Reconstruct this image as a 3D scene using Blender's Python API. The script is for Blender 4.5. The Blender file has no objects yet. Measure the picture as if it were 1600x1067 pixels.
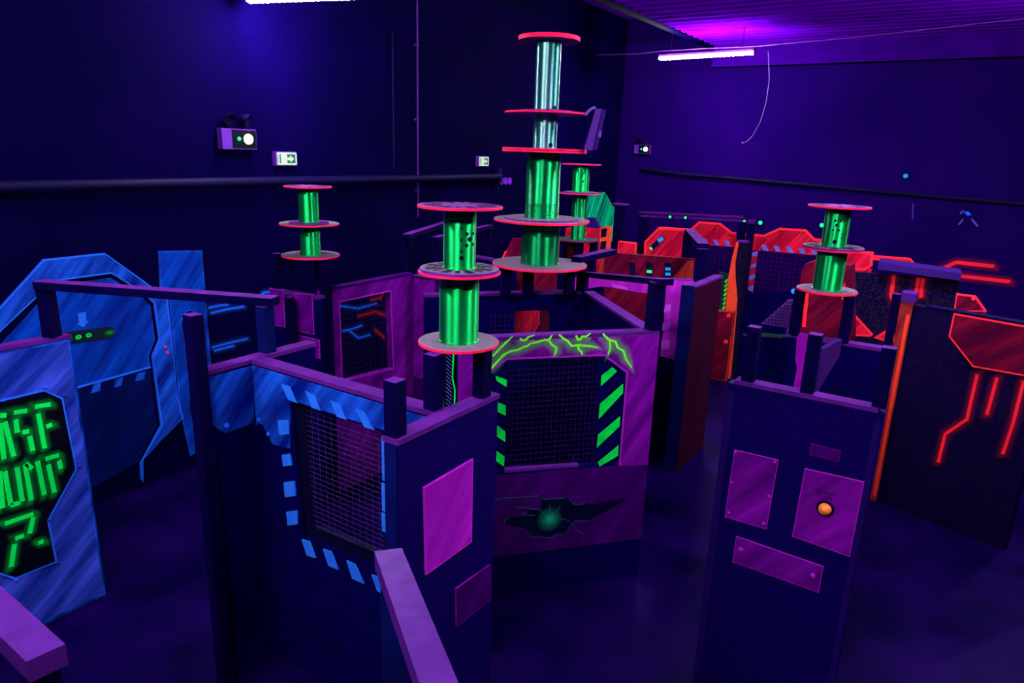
import bpy, bmesh, math, random
from mathutils import Vector, Matrix
from mathutils.geometry import delaunay_2d_cdt
random.seed(7)
S = bpy.context.scene
COL = S.collection
# ---------------------------------------------------------------- camera
F, PITCH, ROLL, YAW, H = 1090.0, math.radians(15.3), math.radians(1.9), math.radians(33), 2.9
cy_, sy_ = math.cos(YAW), math.sin(YAW)
def rot(x, y, z): return Vector((x*cy_ - y*sy_, x*sy_ + y*cy_, z))
fw = rot(0, math.cos(PITCH), -math.sin(PITCH))
right0 = rot(1, 0, 0)
up0 = rot(0, math.sin(PITCH), math.cos(PITCH))
cr, sr = math.cos(ROLL), math.sin(ROLL)
RIGHT = right0*cr + up0*sr
UP = -right0*sr + up0*cr
CAM = Vector((0, 0, H))
cd = bpy.data.cameras.new('camera'); cam = bpy.data.objects.new('camera', cd); COL.objects.link(cam)
cd.sensor_width = 36; cd.lens = F/1600*36; cd.clip_start = .05; cd.clip_end = 60
cam.matrix_world = Matrix(((RIGHT.x, UP.x, -fw.x, CAM.x), (RIGHT.y, UP.y, -fw.y, CAM.y), (RIGHT.z, UP.z, -fw.z, CAM.z), (0, 0, 0, 1)))
S.camera = cam
def ray(px, py): return fw + RIGHT*((px-800)/F) - UP*((py-533.5)/F)
def atZ(px, py, z):
    d = ray(px, py); return CAM + d*((z-H)/d.z)
def atX(px, py, x):
    d = ray(px, py); return CAM + d*(x/d.x)
def atY(px, py, y):
    d = ray(px, py); return CAM + d*(y/d.y)
# ---------------------------------------------------------------- materials
MATS = {}
def nmat(name):
    m = bpy.data.materials.new(name); m.use_nodes = True
    nt = m.node_tree; b = nt.nodes['Principled BSDF']; MATS[name] = m
    return m, nt, b
def plain(name, c, rough=.65, metal=0., spec=.06, emit=None, es=0.):
    m, nt, b = nmat(name)
    b.inputs['Base Color'].default_value = (*c, 1); b.inputs['Roughness'].default_value = rough
    b.inputs['Metallic'].default_value = metal; b.inputs['Specular IOR Level'].default_value = spec
    if emit:
        b.inputs['Emission Color'].default_value = (*emit, 1); b.inputs['Emission Strength'].default_value = es
    return m
def coords(nt, kind='Object'):
    t = nt.nodes.new('ShaderNodeTexCoord'); return t.outputs[kind]
def math_(nt, op, a, b):
    n = nt.nodes.new('ShaderNodeMath'); n.operation = op
    for i, v in enumerate((a, b)):
        if isinstance(v, (int, float)): n.inputs[i].default_value = v
        else: nt.links.new(v, n.inputs[i])
    return n.outputs[0]
def ramp(nt, fac, stops):
    r = nt.nodes.new('ShaderNodeValToRGB'); e = r.color_ramp.elements
    e[0].position, e[0].color = stops[0][0], (*stops[0][1], 1); e[1].position, e[1].color = stops[-1][0], (*stops[-1][1], 1)
    for p, c in stops[1:-1]:
        k = e.new(p); k.color = (*c, 1)
    nt.links.new(fac, r.inputs[0]); return r.outputs[0]
def brushed(name, lo, hi, ang=50, across=9., along=1.1, rough=.7, spec=.05, mid=None):
    """paint dragged on in long diagonal strokes"""
    m, nt, b = nmat(name)
    sp = nt.nodes.new('ShaderNodeSeparateXYZ'); nt.links.new(coords(nt), sp.inputs[0])
    s = math_(nt, 'ADD', sp.outputs[0], sp.outputs[1]); z = sp.outputs[2]
    a = math.radians(ang)
    u = math_(nt, 'ADD', math_(nt, 'MULTIPLY', s, math.cos(a)), math_(nt, 'MULTIPLY', z, math.sin(a)))
    v = math_(nt, 'ADD', math_(nt, 'MULTIPLY', s, -math.sin(a)), math_(nt, 'MULTIPLY', z, math.cos(a)))
    cmb = nt.nodes.new('ShaderNodeCombineXYZ')
    nt.links.new(math_(nt, 'MULTIPLY', u, along), cmb.inputs[0]); nt.links.new(math_(nt, 'MULTIPLY', v, across), cmb.inputs[1])
    n = nt.nodes.new('ShaderNodeTexNoise'); n.inputs['Scale'].default_value = 1.0; n.inputs['Detail'].default_value = 5
    n.inputs['Roughness'].default_value = .55
    nt.links.new(cmb.outputs[0], n.inputs[0])
    md = mid or tuple((x+y)*.42 for x, y in zip(lo, hi))
    nt.links.new(ramp(nt, n.outputs[0], [(.34, lo), (.52, md), (.70, hi)]), b.inputs['Base Color'])
    b.inputs['Roughness'].default_value = rough; b.inputs['Specular IOR Level'].default_value = spec
    b.inputs['Specular Tint'].default_value = (.5, .12, 1, 1)
    return m
def noisy(name, lo, hi, scale=6., rough=.6, spec=.3, stretch=(1, 1, 1), metal=0., bump=0., detail=6, p=(.35, .7)):
    m, nt, b = nmat(name)
    mp = nt.nodes.new('ShaderNodeMapping'); mp.inputs['Scale'].default_value = stretch
    nt.links.new(coords(nt), mp.inputs[0])
    n = nt.nodes.new('ShaderNodeTexNoise'); n.inputs['Scale'].default_value = scale; n.inputs['Detail'].default_value = detail
    nt.links.new(mp.outputs[0], n.inputs[0])
    nt.links.new(ramp(nt, n.outputs[0], [(p[0], lo), (p[1], hi)]), b.inputs['Base Color'])
    b.inputs['Roughness'].default_value = rough; b.inputs['Specular IOR Level'].default_value = spec; b.inputs['Metallic'].default_value = metal
    b.inputs['Specular Tint'].default_value = (.5, .12, 1, 1)
    if bump:
        bp = nt.nodes.new('ShaderNodeBump'); bp.inputs['Strength'].default_value = bump; bp.inputs['Distance'].default_value = .01
        nt.links.new(n.outputs[0], bp.inputs['Height']); nt.links.new(bp.outputs[0], b.inputs['Normal'])
    return m
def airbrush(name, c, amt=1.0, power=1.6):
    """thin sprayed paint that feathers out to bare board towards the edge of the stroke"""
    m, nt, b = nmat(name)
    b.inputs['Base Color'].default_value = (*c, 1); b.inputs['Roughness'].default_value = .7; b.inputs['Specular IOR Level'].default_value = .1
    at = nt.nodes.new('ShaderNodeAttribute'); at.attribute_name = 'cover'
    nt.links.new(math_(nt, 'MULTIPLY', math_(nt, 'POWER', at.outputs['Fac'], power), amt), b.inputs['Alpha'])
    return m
NAVY = noisy('navy_paint', (.0006, .0003, .036), (.0016, .0005, .060), 5, .75, .04, bump=.05)
NAVYS = noisy('speckled_navy_paint', (.003, .0004, .060), (.022, .006, .13), 60, .7, .05, p=(.55, .85))
SOOT = noisy('soot_paint', (.002, .001, .022), (.035, .022, .03), 45, .7, .05, p=(.45, .9), detail=8)
POST = noisy('post_paint', (.0008, .0003, .022), (.0018, .0005, .034), 8, .7, .05)
POSTB = noisy('blue_post_paint', (.0012, .002, .045), (.002, .006, .09), 5, .55, .08)
RAIL = noisy('purple_rail_paint', (.065, .007, .15), (.095, .011, .20), 9, .8, .03, (1, 1, 1), bump=.1)
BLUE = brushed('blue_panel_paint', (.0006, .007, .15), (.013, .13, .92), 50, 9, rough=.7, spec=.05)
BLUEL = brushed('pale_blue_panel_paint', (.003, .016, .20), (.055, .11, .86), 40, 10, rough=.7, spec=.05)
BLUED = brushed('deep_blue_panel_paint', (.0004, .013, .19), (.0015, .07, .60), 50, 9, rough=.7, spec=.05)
BRIM = plain('blue_edge_paint', (.014, .14, .9))
HAZB = noisy('sky_blue_tape', (.013, .13, .70), (.02, .18, .80), 14, spec=.05)
LAV = noisy('lavender_tape', (.09, .11, .58), (.13, .15, .66), 14, spec=.1)
MAG = brushed('magenta_panel_paint', (.07, .0008, .14), (.24, .004, .38), 48, 9, rough=.7, spec=.04)
MAGP = brushed('purple_plate_paint', (.22, .003, .30), (.44, .010, .56), 48, 7, rough=.7, spec=.04)
MAGB = brushed('bright_magenta_panel_paint', (.34, .008, .44), (.62, .022, .70), 80, 9, rough=.6, spec=.06)
MAGD = brushed('plum_panel_paint', (.022, .0003, .065), (.055, .001, .14), 48, 6, rough=.7, spec=.04)
MRIM = plain('pink_edge_paint', (.30, .012, .40), spec=.1)
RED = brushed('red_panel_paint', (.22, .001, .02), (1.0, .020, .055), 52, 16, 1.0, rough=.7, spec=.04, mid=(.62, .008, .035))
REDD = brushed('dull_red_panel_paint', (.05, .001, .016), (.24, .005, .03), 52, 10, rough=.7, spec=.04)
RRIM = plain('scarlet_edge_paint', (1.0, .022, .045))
ORANGE = noisy('orange_paint', (.75, .055, .02), (.9, .09, .03), 6, spec=.1)
RUST = brushed('rust_paint', (.16, .010, .014), (.62, .05, .03), 75, 12, spec=.06)
NEONG = plain('neon_green_paint', (.002, .95, .09), .6, spec=.05)
LIME = plain('lime_lightning_paint', (.20, .95, .04), .6, spec=.05)
GSTR = noisy('green_stripe_paint', (.001, .62, .05), (.002, .9, .07), 12, spec=.05)
TEALP = brushed('sea_green_panel_paint', (.0005, .08, .06), (.004, .85, .32), 60, 12, .8, spec=.05)
NEONR = plain('neon_red_paint', (.9, .015, .03), spec=.03)
NEONB = plain('neon_blue_paint', (.008, .10, .75), spec=.05)
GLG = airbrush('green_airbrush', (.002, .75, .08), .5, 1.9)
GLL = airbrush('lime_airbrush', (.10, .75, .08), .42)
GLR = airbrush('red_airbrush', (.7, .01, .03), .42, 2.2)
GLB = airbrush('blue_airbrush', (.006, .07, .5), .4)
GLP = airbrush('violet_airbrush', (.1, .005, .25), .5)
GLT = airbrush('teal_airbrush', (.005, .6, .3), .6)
FTAN = noisy('flange_board', (.12, .085, .13), (.17, .12, .17), 30, .65, .1)
FPUR = noisy('flange_purple_board', (.13, .012, .20), (.18, .02, .26), 20, .5, .12)
FRIM = noisy('flange_red_edge', (1.0, .010, .07), (1.0, .02, .11), 20, spec=.1)
SLOT = plain('slot_dark', (.004, .001, .025), .8)
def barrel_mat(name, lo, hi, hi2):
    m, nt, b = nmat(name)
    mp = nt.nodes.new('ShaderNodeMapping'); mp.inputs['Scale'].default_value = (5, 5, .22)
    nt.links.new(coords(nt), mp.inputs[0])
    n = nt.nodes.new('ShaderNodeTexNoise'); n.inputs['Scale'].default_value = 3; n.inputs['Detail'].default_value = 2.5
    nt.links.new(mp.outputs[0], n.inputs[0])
    nt.links.new(ramp(nt, n.outputs[0], [(.38, lo), (.50, hi), (.62, hi2)]), b.inputs['Base Color'])  # upright streaks in the colour imitate bands of reflected light
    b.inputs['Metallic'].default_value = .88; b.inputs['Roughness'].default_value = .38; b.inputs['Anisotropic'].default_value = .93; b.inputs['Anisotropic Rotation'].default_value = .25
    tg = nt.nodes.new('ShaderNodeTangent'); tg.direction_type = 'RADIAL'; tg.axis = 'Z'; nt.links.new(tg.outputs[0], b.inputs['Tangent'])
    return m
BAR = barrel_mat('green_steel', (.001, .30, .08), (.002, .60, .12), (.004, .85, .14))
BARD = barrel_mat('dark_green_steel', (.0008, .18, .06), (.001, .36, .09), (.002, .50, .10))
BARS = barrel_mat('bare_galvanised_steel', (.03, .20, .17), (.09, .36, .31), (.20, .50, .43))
FLOORM = noisy('floor_paint', (.0006, .0002, .018), (.007, .0003, .050), 1.8, .45, .03, detail=8)
WALLM = noisy('wall_paint', (.0006, .0002, .018), (.0014, .0002, .027), 1.2, .9, .02)
WALLB = noisy('back_wall_paint', (.005, .0002, .048), (.009, .0003, .068), 1.0, .9, .02)
CEILM = noisy('ceiling_sheet', (.075, .0005, .34), (.095, .0005, .42), 3, .9, .0)
TRIMM = noisy('lit_strip_board', (.018, .0003, .11), (.026, .0003, .15), 3, .9, .0)
STEEL = plain('painted_steel', (.002, .0005, .026), .6, .0, .06)
WIRE = plain('mesh_wire', (.03, .012, .10), .7, .0, .04)
WIRED = plain('dull_mesh_wire', (.016, .008, .05), .7, .0, .04)
HOUS = plain('lamp_housing', (.05, .01, .12), .5)
LED = plain('uv_led', (.8, .6, 1), .4, emit=(.95, .85, 1.0), es=480)  # near-white light; the blacklight tint is put into the paint colours
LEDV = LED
WHITEPL = plain('white_plastic', (.2, .1, .35), .5)
PURPL = plain('purple_plastic', (.08, .012, .26), .45, spec=.15)
SIGNW = plain('exit_sign_face', (.10, .12, .10), .5, emit=(.80, .95, .80), es=.72)
SIGNG = plain('exit_sign_green', (.0, .05, .02), .5, emit=(.01, .30, .10), es=.45)
WARM = plain('warm_lamp', (1, .9, .6), .5, emit=(1.0, .85, .45), es=9)
GLED = plain('green_led', (.02, .3, .1), .5, emit=(.01, .75, .24), es=1.6)
BLED = plain('blue_led', (.02, .08, .3), .5, emit=(.01, .16, 1.0), es=1.5)
CLED = plain('cyan_led', (.01, .1, .3), .5, emit=(.0, .26, .9), es=.9)
RLED = plain('red_led', (.3, .01, .02), .5, emit=(1.0, .01, .03), es=.5)
DKG = plain('dark_glass', (.002, .004, .008), .3)
ORB = plain('orange_dome', (.9, .22, .03), .35, spec=.5)
GREY = plain('grey_metal', (.12, .10, .12), .5, .3)
INK = plain('dark_ink', (.01, .0005, .04), .8)
# ---------------------------------------------------------------- building helpers
class MB:
    def __init__(s): s.v = []; s.f = []; s.m = []; s.c = {}
    def quad(s, pts, mi=0, cov=None):
        i = len(s.v); s.v += [Vector(p) for p in pts]; s.f.append(tuple(range(i, i+len(pts)))); s.m.append(mi)
        if cov:
            for k, c in enumerate(cov): s.c[i+k] = c
    def hexa(s, P, mi=0):     # P: 4 bottom, 4 top
        for q in ((0, 3, 2, 1), (4, 5, 6, 7), (0, 1, 5, 4), (1, 2, 6, 5), (2, 3, 7, 6), (3, 0, 4, 7)):
            s.quad([P[k] for k in q], mi)
    def box(s, a, b, mi=0):
        x0, y0, z0 = a; x1, y1, z1 = b
        s.hexa([Vector(p) for p in ((x0, y0, z0), (x1, y0, z0), (x1, y1, z0), (x0, y1, z0), (x0, y0, z1), (x1, y0, z1), (x1, y1, z1), (x0, y1, z1))], mi)
    def beam(s, p0, p1, w, h, mi=0, mi_top=None):   # bar from p0 to p1 (centre of the underside), width w, height h upward
        p0, p1 = Vector(p0), Vector(p1); d = p1-p0; sd = Vector((-d.y, d.x, 0)).normalized()*(w/2); u = Vector((0, 0, h))
        P = [p0-sd, p1-sd, p1+sd, p0+sd]; P += [p+u for p in P]
        for k, q in enumerate(((0, 3, 2, 1), (4, 5, 6, 7), (0, 1, 5, 4), (1, 2, 6, 5), (2, 3, 7, 6), (3, 0, 4, 7))):
            s.quad([P[j] for j in q], mi_top if (k == 1 and mi_top is not None) else mi)
    def tube(s, pts, r, n=8, mi=0):
        pts = [Vector(p) for p in pts]; rings = []
        for i, p in enumerate(pts):
            d = (pts[min(i+1, len(pts)-1)]-pts[max(i-1, 0)]).normalized()
            a = d.orthogonal().normalized(); b = d.cross(a); i0 = len(s.v)
            if i and rings:
                pa = s.v[rings[-1]]-pts[i-1]; a = (pa-d*pa.dot(d)).normalized(); b = d.cross(a)
            for k in range(n):
                t = 2*math.pi*k/n; s.v.append(p+a*(r*math.cos(t))+b*(r*math.sin(t)))
            rings.append(i0)
        for i in range(len(rings)-1):
            for k in range(n):
                s.f.append((rings[i]+k, rings[i]+(k+1) % n, rings[i+1]+(k+1) % n, rings[i+1]+k)); s.m.append(mi)
        for r0 in (rings[0], rings[-1]):
            s.f.append(tuple(range(r0, r0+n))); s.m.append(mi)
    def lathe(s, c, prof, n=56, mis=None, axis=None):   # prof [(r,z)] about vertical axis through c (or given axis frame)
        c = Vector(c); i0 = len(s.v)
        if axis is None: A, B, Z = Vector((1, 0, 0)), Vector((0, 1, 0)), Vector((0, 0, 1))
        else:
            Z = Vector(axis).normalized(); A = Z.orthogonal().normalized(); B = Z.cross(A)
        for r, z in prof:
            for k in range(n):
                t = 2*math.pi*k/n; s.v.append(c+A*(r*math.cos(t))+B*(r*math.sin(t))+Z*z)
        for j in range(len(prof)-1):
            for k in range(n):
                s.f.append((i0+j*n+k, i0+j*n+(k+1) % n, i0+(j+1)*n+(k+1) % n, i0+(j+1)*n+k)); s.m.append(mis[j] if mis else 0)
        if prof[0][0] > 1e-4: s.f.append(tuple(i0+k for k in range(n))[::-1]); s.m.append(mis[0] if mis else 0)
        if prof[-1][0] > 1e-4: s.f.append(tuple(i0+(len(prof)-1)*n+k for k in range(n))); s.m.append(mis[-1] if mis else 0)
    def tri_poly(s, loops3, mi=0):
        o = loops3[0][0]; nn = Vector((0, 0, 0)); lp = loops3[0]
        for k in range(len(lp)):
            a, b = lp[k]-o, lp[(k+1) % len(lp)]-o; nn += a.cross(b)
        nn.normalize(); ex = nn.orthogonal().normalized(); ey = nn.cross(ex)
        vs = []; es = []; fs = []
        for l in loops3:
            i0 = len(vs); vs += [Vector(((p-o).dot(ex), (p-o).dot(ey))) for p in l]; es += [(i0+k, i0+(k+1) % len(l)) for k in range(len(l))]
        r = delaunay_2d_cdt(vs, es, [], 0, 1e-6)
        L2 = []; i0 = 0
        for l in loops3: L2.append(vs[i0:i0+len(l)]); i0 += len(l)
        def inside(c, poly):
            w = False
            for k in range(len(poly)):
                a, b = poly[k], poly[k-1]
                if (a.y > c.y) != (b.y > c.y) and c.x < (b.x-a.x)*(c.y-a.y)/(b.y-a.y)+a.x: w = not w
            return w
        for f in r[2]:
            c = sum((r[0][k] for k in f), Vector((0, 0)))/len(f)
            if inside(c, L2[0]) and not any(inside(c, q) for q in L2[1:]): s.quad([o+ex*r[0][k].x+ey*r[0][k].y for k in f], mi)
    def prism(s, pl, poly, d0, d1, mf=0, ms=None, holes=()):
        ms = mf if ms is None else ms
        for lp in (poly,)+tuple(holes):
            n = len(lp)
            for k in range(n):
                a, b = lp[k], lp[(k+1) % n]
                s.quad([pl.pt(*a, d0), pl.pt(*b, d0), pl.pt(*b, d1), pl.pt(*a, d1)], ms)
        for d, mi in ((d1, mf), (d0, ms)):
            s.tri_poly([[pl.pt(*p, d) for p in lp] for lp in (poly,)+tuple(holes)], mi)
    def outlined(s, pl, poly, d0, d1, w=.012, mf=0, mr=1):
        ins = inset(poly, w); n = len(poly)
        for k in range(n):
            a, b = poly[k], poly[(k+1) % n]
            s.quad([pl.pt(*a, d0), pl.pt(*b, d0), pl.pt(*b, d1), pl.pt(*a, d1)], mr)
            s.quad([pl.pt(*a, d1), pl.pt(*b, d1), pl.pt(*ins[(k+1) % n], d1), pl.pt(*ins[k], d1)], mr)
        s.tri_poly([[pl.pt(*p, d1) for p in ins]], mf); s.tri_poly([[pl.pt(*p, d0) for p in poly]], mf)
    def stroke(s, pl, pts, w, d=.002, mi=0, d0=0., halo=None, hm=1, taper=False, clip=None):
        P = [Vector(p) for p in pts]; L = []; R = []
        def offs(width):
            out = []
            for i, p in enumerate(P):
                d1 = (P[i]-P[i-1]).normalized() if i else None
                d2 = (P[i+1]-P[i]).normalized() if i < len(P)-1 else None
                t = ((d1 or d2)+(d2 or d1)); t = t.normalized() if t.length > 1e-6 else (d1 or d2)
                nn = Vector((-t.y, t.x)); k = 1.0
                if d1 and d2: k = min(1.6, 1/max(.4, nn.dot(Vector((-d1.y, d1.x)))))
                ww = width/2*k*((.35 if (taper and i == len(P)-1) else 1))
                out.append((p+nn*ww, p-nn*ww))
            return out
        if halo:
            o = offs(halo); e0 = (P[0]-P[1]).normalized()*halo*.5; e1 = (P[-1]-P[-2]).normalized()*halo*.5
            Q = [(o[0][0]+e0, P[0]+e0, o[0][1]+e0)]+[(a, p, b) for (a, b), p in zip(o, P)]+[(o[-1][0]+e1, P[-1]+e1, o[-1][1]+e1)]
            cv = [0]+[1]*len(P)+[0]
            if clip: Q = [tuple(Vector((v.x, min(max(v.y, clip[0]), clip[1]))) for v in q) for q in Q]
            for i in range(len(Q)-1):
                for q, r in ((0, 1), (1, 2)):
                    cc = {0: 0, 1: 1, 2: 0}
                    s.quad([pl.pt(*Q[i][q], d+.0006), pl.pt(*Q[i][r], d+.0006), pl.pt(*Q[i+1][r], d+.0006), pl.pt(*Q[i+1][q], d+.0006)], hm,
                           [cc[q]*cv[i], cc[r]*cv[i], cc[r]*cv[i+1], cc[q]*cv[i+1]])
        o = offs(w)
        for i in range(len(P)-1):
            a, b = o[i]; c, e = o[i+1]
            T = [pl.pt(*q, d+.0012) for q in (a, b, e, c)]; Bt = [pl.pt(*q, d0) for q in (a, b, e, c)]
            s.quad(T, mi)
            for k in range(4): s.quad([Bt[k], Bt[(k+1) % 4], T[(k+1) % 4], T[k]], mi)
    def blob(s, pl, c, r, d=.002, hm=0, n=20, ry=None):
        c = Vector(c); ry = ry or r
        for k in range(n):
            a, b = 2*math.pi*k/n, 2*math.pi*(k+1)/n
            s.quad([pl.pt(*c, d), pl.pt(c.x+r*math.cos(a), c.y+ry*math.sin(a), d), pl.pt(c.x+r*math.cos(b), c.y+ry*math.sin(b), d)], hm, [1, 0, 0])
    def disc(s, pl, c, r, d0, d1, mi=0, n=14):
        s.prism(pl, [(c[0]+r*math.cos(2*math.pi*k/n), c[1]+r*math.sin(2*math.pi*k/n)) for k in range(n)], d0, d1, mi)
    def grid(s, pl, poly, sp, r, d, mi=0, ox=0., oz=0., sz=None):
        n = len(poly)
        for ax in (0, 1):
            sp = (sz or sp) if ax else sp
            lo = min(p[ax] for p in poly); hi = max(p[ax] for p in poly); x = math.ceil((lo-ox)/sp)*sp+ox
            while x < hi:
                c = []
                for k in range(n):
                    a, b = poly[k], poly[(k+1) % n]
                    if (a[ax]-x)*(b[ax]-x) < 0:
                        t = (x-a[ax])/(b[ax]-a[ax]); c.append(a[1-ax]+t*(b[1-ax]-a[1-ax]))
                if len(c) >= 2:
                    a, b = min(c), max(c); e = r*.9 if ax else 0
                    q = ((x-r, a), (x+r, a), (x+r, b), (x-r, b)) if ax == 0 else ((a, x-r), (b, x-r), (b, x+r), (a, x+r))
                    P = [pl.pt(*k, d-r+e) for k in q]+[pl.pt(*k, d+r+e) for k in q]
                    s.hexa(P, mi)
                x += sp
    def build(s, name, mats, parent=None, smooth=False, clean=True):
        org = Vector(parent['_o']) if parent is not None else (s.org if hasattr(s, 'org') else Vector((0, 0, 0)))
        me = bpy.data.meshes.new(name); me.from_pydata([tuple(v-org) for v in s.v], [], s.f)
        for m in (mats if isinstance(mats, (list, tuple)) else [mats]): me.materials.append(m)
        for p, mi in zip(me.polygons, s.m): p.material_index = mi
        if s.c:
            at = me.attributes.new('cover', 'FLOAT', 'POINT')
            at.data.foreach_set('value', [float(s.c.get(i, 1.)) for i in range(len(s.v))])
        bm = bmesh.new(); bm.from_mesh(me)
        if not s.c: bmesh.ops.remove_doubles(bm, verts=bm.verts, dist=1e-5)
        bmesh.ops.recalc_face_normals(bm, faces=bm.faces)
        bm.to_mesh(me); bm.free()
        if smooth:
            for p in me.polygons: p.use_smooth = True
            me.set_sharp_from_angle(angle=math.radians(38))
        o = bpy.data.objects.new(name, me); COL.objects.link(o)
        if parent is None: o.location = org
        else: o.parent = parent; o['_o'] = tuple(org)
        return o
def inset(poly, w):
    n = len(poly); P = [Vector(p) for p in poly]
    ar = sum(P[k].x*P[(k+1) % n].y-P[(k+1) % n].x*P[k].y for k in range(n)); sg = 1 if ar > 0 else -1; out = []
    for k in range(n):
        d1 = (P[k]-P[k-1]).normalized(); d2 = (P[(k+1) % n]-P[k]).normalized()
        n1 = Vector((-d1.y, d1.x))*sg; n2 = Vector((-d2.y, d2.x))*sg; m = n1+n2
        q = m/max(.3, m.dot(n1)) if m.length > 1e-6 else n1
        out.append(tuple(P[k]+q*w))
    return out
class Pl:
    """a vertical board face: through (x,y), running along direction ang (degrees), facing the camera side"""
    def __init__(s, x, y, ang, flip=False):
        s.o = Vector((x, y, 0)); a = math.radians(ang); s.e = Vector((math.cos(a), math.sin(a), 0))
        s.n = Vector((s.e.y, -s.e.x, 0))
        if s.n.dot(CAM-s.o) < 0: s.n = -s.n
        if flip: s.n = -s.n
    @staticmethod
    def thru(a, b):
        p = Pl(a[0], a[1], math.degrees(math.atan2(b[1]-a[1], b[0]-a[0]))); p.len = math.hypot(b[0]-a[0], b[1]-a[1]); return p
    def pt(s, u, z, d=0.): return s.o+s.e*u+s.n*d+Vector((0, 0, z))
    def q(s, px, py):
        r = ray(px, py); t = (s.o-CAM).dot(s.n)/r.dot(s.n); P = CAM+r*t
        return ((P-s.o).dot(s.e), P.z)
    def Q(s, pts): return [s.q(*p) for p in pts]
def zm(ox, oy, k, pts): return [(ox+x/k, oy+y/k) for x, y in pts]
def thing(name, label, cat, loc, group=None):
    o = bpy.data.objects.new(name, None); COL.objects.link(o); o.empty_display_size = .1
    o.location = loc; o['label'] = label; o['category'] = cat; o['kind'] = 'thing'; o['_o'] = tuple(loc)
    if group: o['group'] = group
    return o
def tag(o, label, cat, group=None):
    o['label'] = label; o['category'] = cat; o['kind'] = 'thing'
    if group: o['group'] = group
    return o
def struct(o): o['kind'] = 'structure'; return o
def dup(root, loc, rz, label):
    r = root.copy(); COL.objects.link(r); r.location = loc; r.rotation_euler = (0, 0, rz); r['label'] = label
    for ch in list(root.children):
        c = ch.copy(); COL.objects.link(c); c.parent = r
        for g in ch.children:
            d = g.copy(); COL.objects.link(d); d.parent = c
    return r
def rect(s0, s1, z0, z1): return [(s0, z0), (s1, z0), (s1, z1), (s0, z1)]
def post(t, p, z0, z1, w=.065, mat=POST, ang=0, name='post'):
    m = MB(); a = math.radians(ang); e = Vector((math.cos(a), math.sin(a), 0))*w/2; f = Vector((-e.y, e.x, 0))
    B = [Vector((p[0], p[1], z0))+v for v in (-e-f, e-f, e+f, -e+f)]; T = [b+Vector((0, 0, z1-z0)) for b in B]
    for q in ((0, 1, 5, 4), (1, 2, 6, 5), (2, 3, 7, 6), (3, 0, 4, 7), (0, 3, 2, 1)): m.quad([(B+T)[k] for k in q], 0)
    m.quad(T, 1)
    return m.build(name, [mat, RAIL], t)
def cap(t, a, b, z, w=.085, h=.022, mat=RAIL):
    m = MB(); m.beam((a[0], a[1], z), (b[0], b[1], z), w, h); return m.build('cap', mat, t)
def plate(t, pl, px, mats, d0=.001, d1=.009, w=.008, bolts=(), name='plate', bm=None, br=.009):
    m = MB(); poly = pl.Q(px); m.outlined(pl, poly, d0, d1, w); o = m.build(name, mats, t)
    for b in bolts:
        k = MB(); c = pl.q(*b); k.lathe(pl.pt(*c, d1), [(br, 0), (br*.9, .004), (br*.45, .007), (0.0001, .0075)], 10, axis=pl.n); k.build('bolt', bm or mats[1], o, smooth=True)
    return o
# ================================================================ SETTING
XL, YB, ZC = -5.62, 12.0, 5.15
m = MB(); m.box((-6.2, -3, -.1), (5, 13, 0)); struct(m.build('floor', FLOORM))
m = MB(); m.box((XL-.15, -3, 0), (XL, YB+.15, ZC)); struct(m.build('wall_left', WALLM))
m = MB(); m.box((XL, YB, 0), (5, YB+.15, ZC)); struct(m.build('wall_back', WALLB))
ZC2, XC = 4.62, -4.0
m = MB()                                            # trapezoid roof sheet, ribs run across the room
y = -3.0; prof = []
while y < YB: prof += [(y, ZC2+.022), (y+.06, ZC2+.022), (y+.11, ZC2), (y+.18, ZC2), (y+.23, ZC2+.022)]; y += .25
for (a, za), (b, zb) in zip(prof, prof[1:]): m.quad([(XC, a, za), (5, a, za), (5, b, zb), (XC, b, zb)])
m.box((XL-.15, -3, ZC), (5, YB+.15, ZC+.1)); struct(m.build('ceiling', CEILM))
m = MB(); m.box((XC-.12, -3, ZC2-.02), (XC-.001, YB-.001, ZC-.002)); struct(m.build('trim_1', WALLM))
m = MB(); m.box((XC, YB-.16, 4.34), (5, YB-.001, ZC2-.005)); m.box((XC, YB-.22, 4.30), (5, YB-.10, 4.34)); struct(m.build('trim_2', TRIMM))  # added board that stands for the lit strip below the ceiling
WL = Pl(XL, 0, 90); WB = Pl(0, YB, 0)
# pipes and conduits on the walls
m = MB(); m.tube([(XL+.10, y, 2.55) for y in (-2.5, 0, 4, 8.05)], .045, 12); 
for y in (.5, 2.2, 4.4, 6.6): m.box((XL+.001, y-.02, 2.53), (XL+.10, y+.02, 2.57))
tag(m.build('water_pipe', STEEL, smooth=True), 'long dark horizontal pipe along the left wall below the exit signs', 'pipe')
m = MB(); m.tube([(XL+.03, 6.45, z) for z in (2.1, 3.5, 5.1)], .010, 8)
for z in (2.4, 3.2, 4.0, 4.8): m.box((XL+.001, 6.42, z), (XL+.03, 6.48, z+.02))
tag(m.build('conduit', plain('violet_conduit', (.05, .008, .14), .5), smooth=True), 'thin pale violet vertical conduit on the left wall', 'conduit')
m = MB(); m.tube([(XL+.02, 6.05, z) for z in (2.65, 3.5, 4.1)], .008, 6)
tag(m.build('cable', STEEL, smooth=True), 'faint thin cable hanging down the wall left of the violet conduit', 'cable')
m = MB(); m.tube([atY(x, yy, YB-.04) for x, yy in ((1000, 263), (1062, 272), (1127, 277), (1220, 285), (1337, 296), (1470, 308), (1640, 322))], .03, 8)
tag(m.build('back_wall_pipe', STEEL, smooth=True), 'dark pipe running along the back wall behind the red maze walls', 'pipe')
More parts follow.
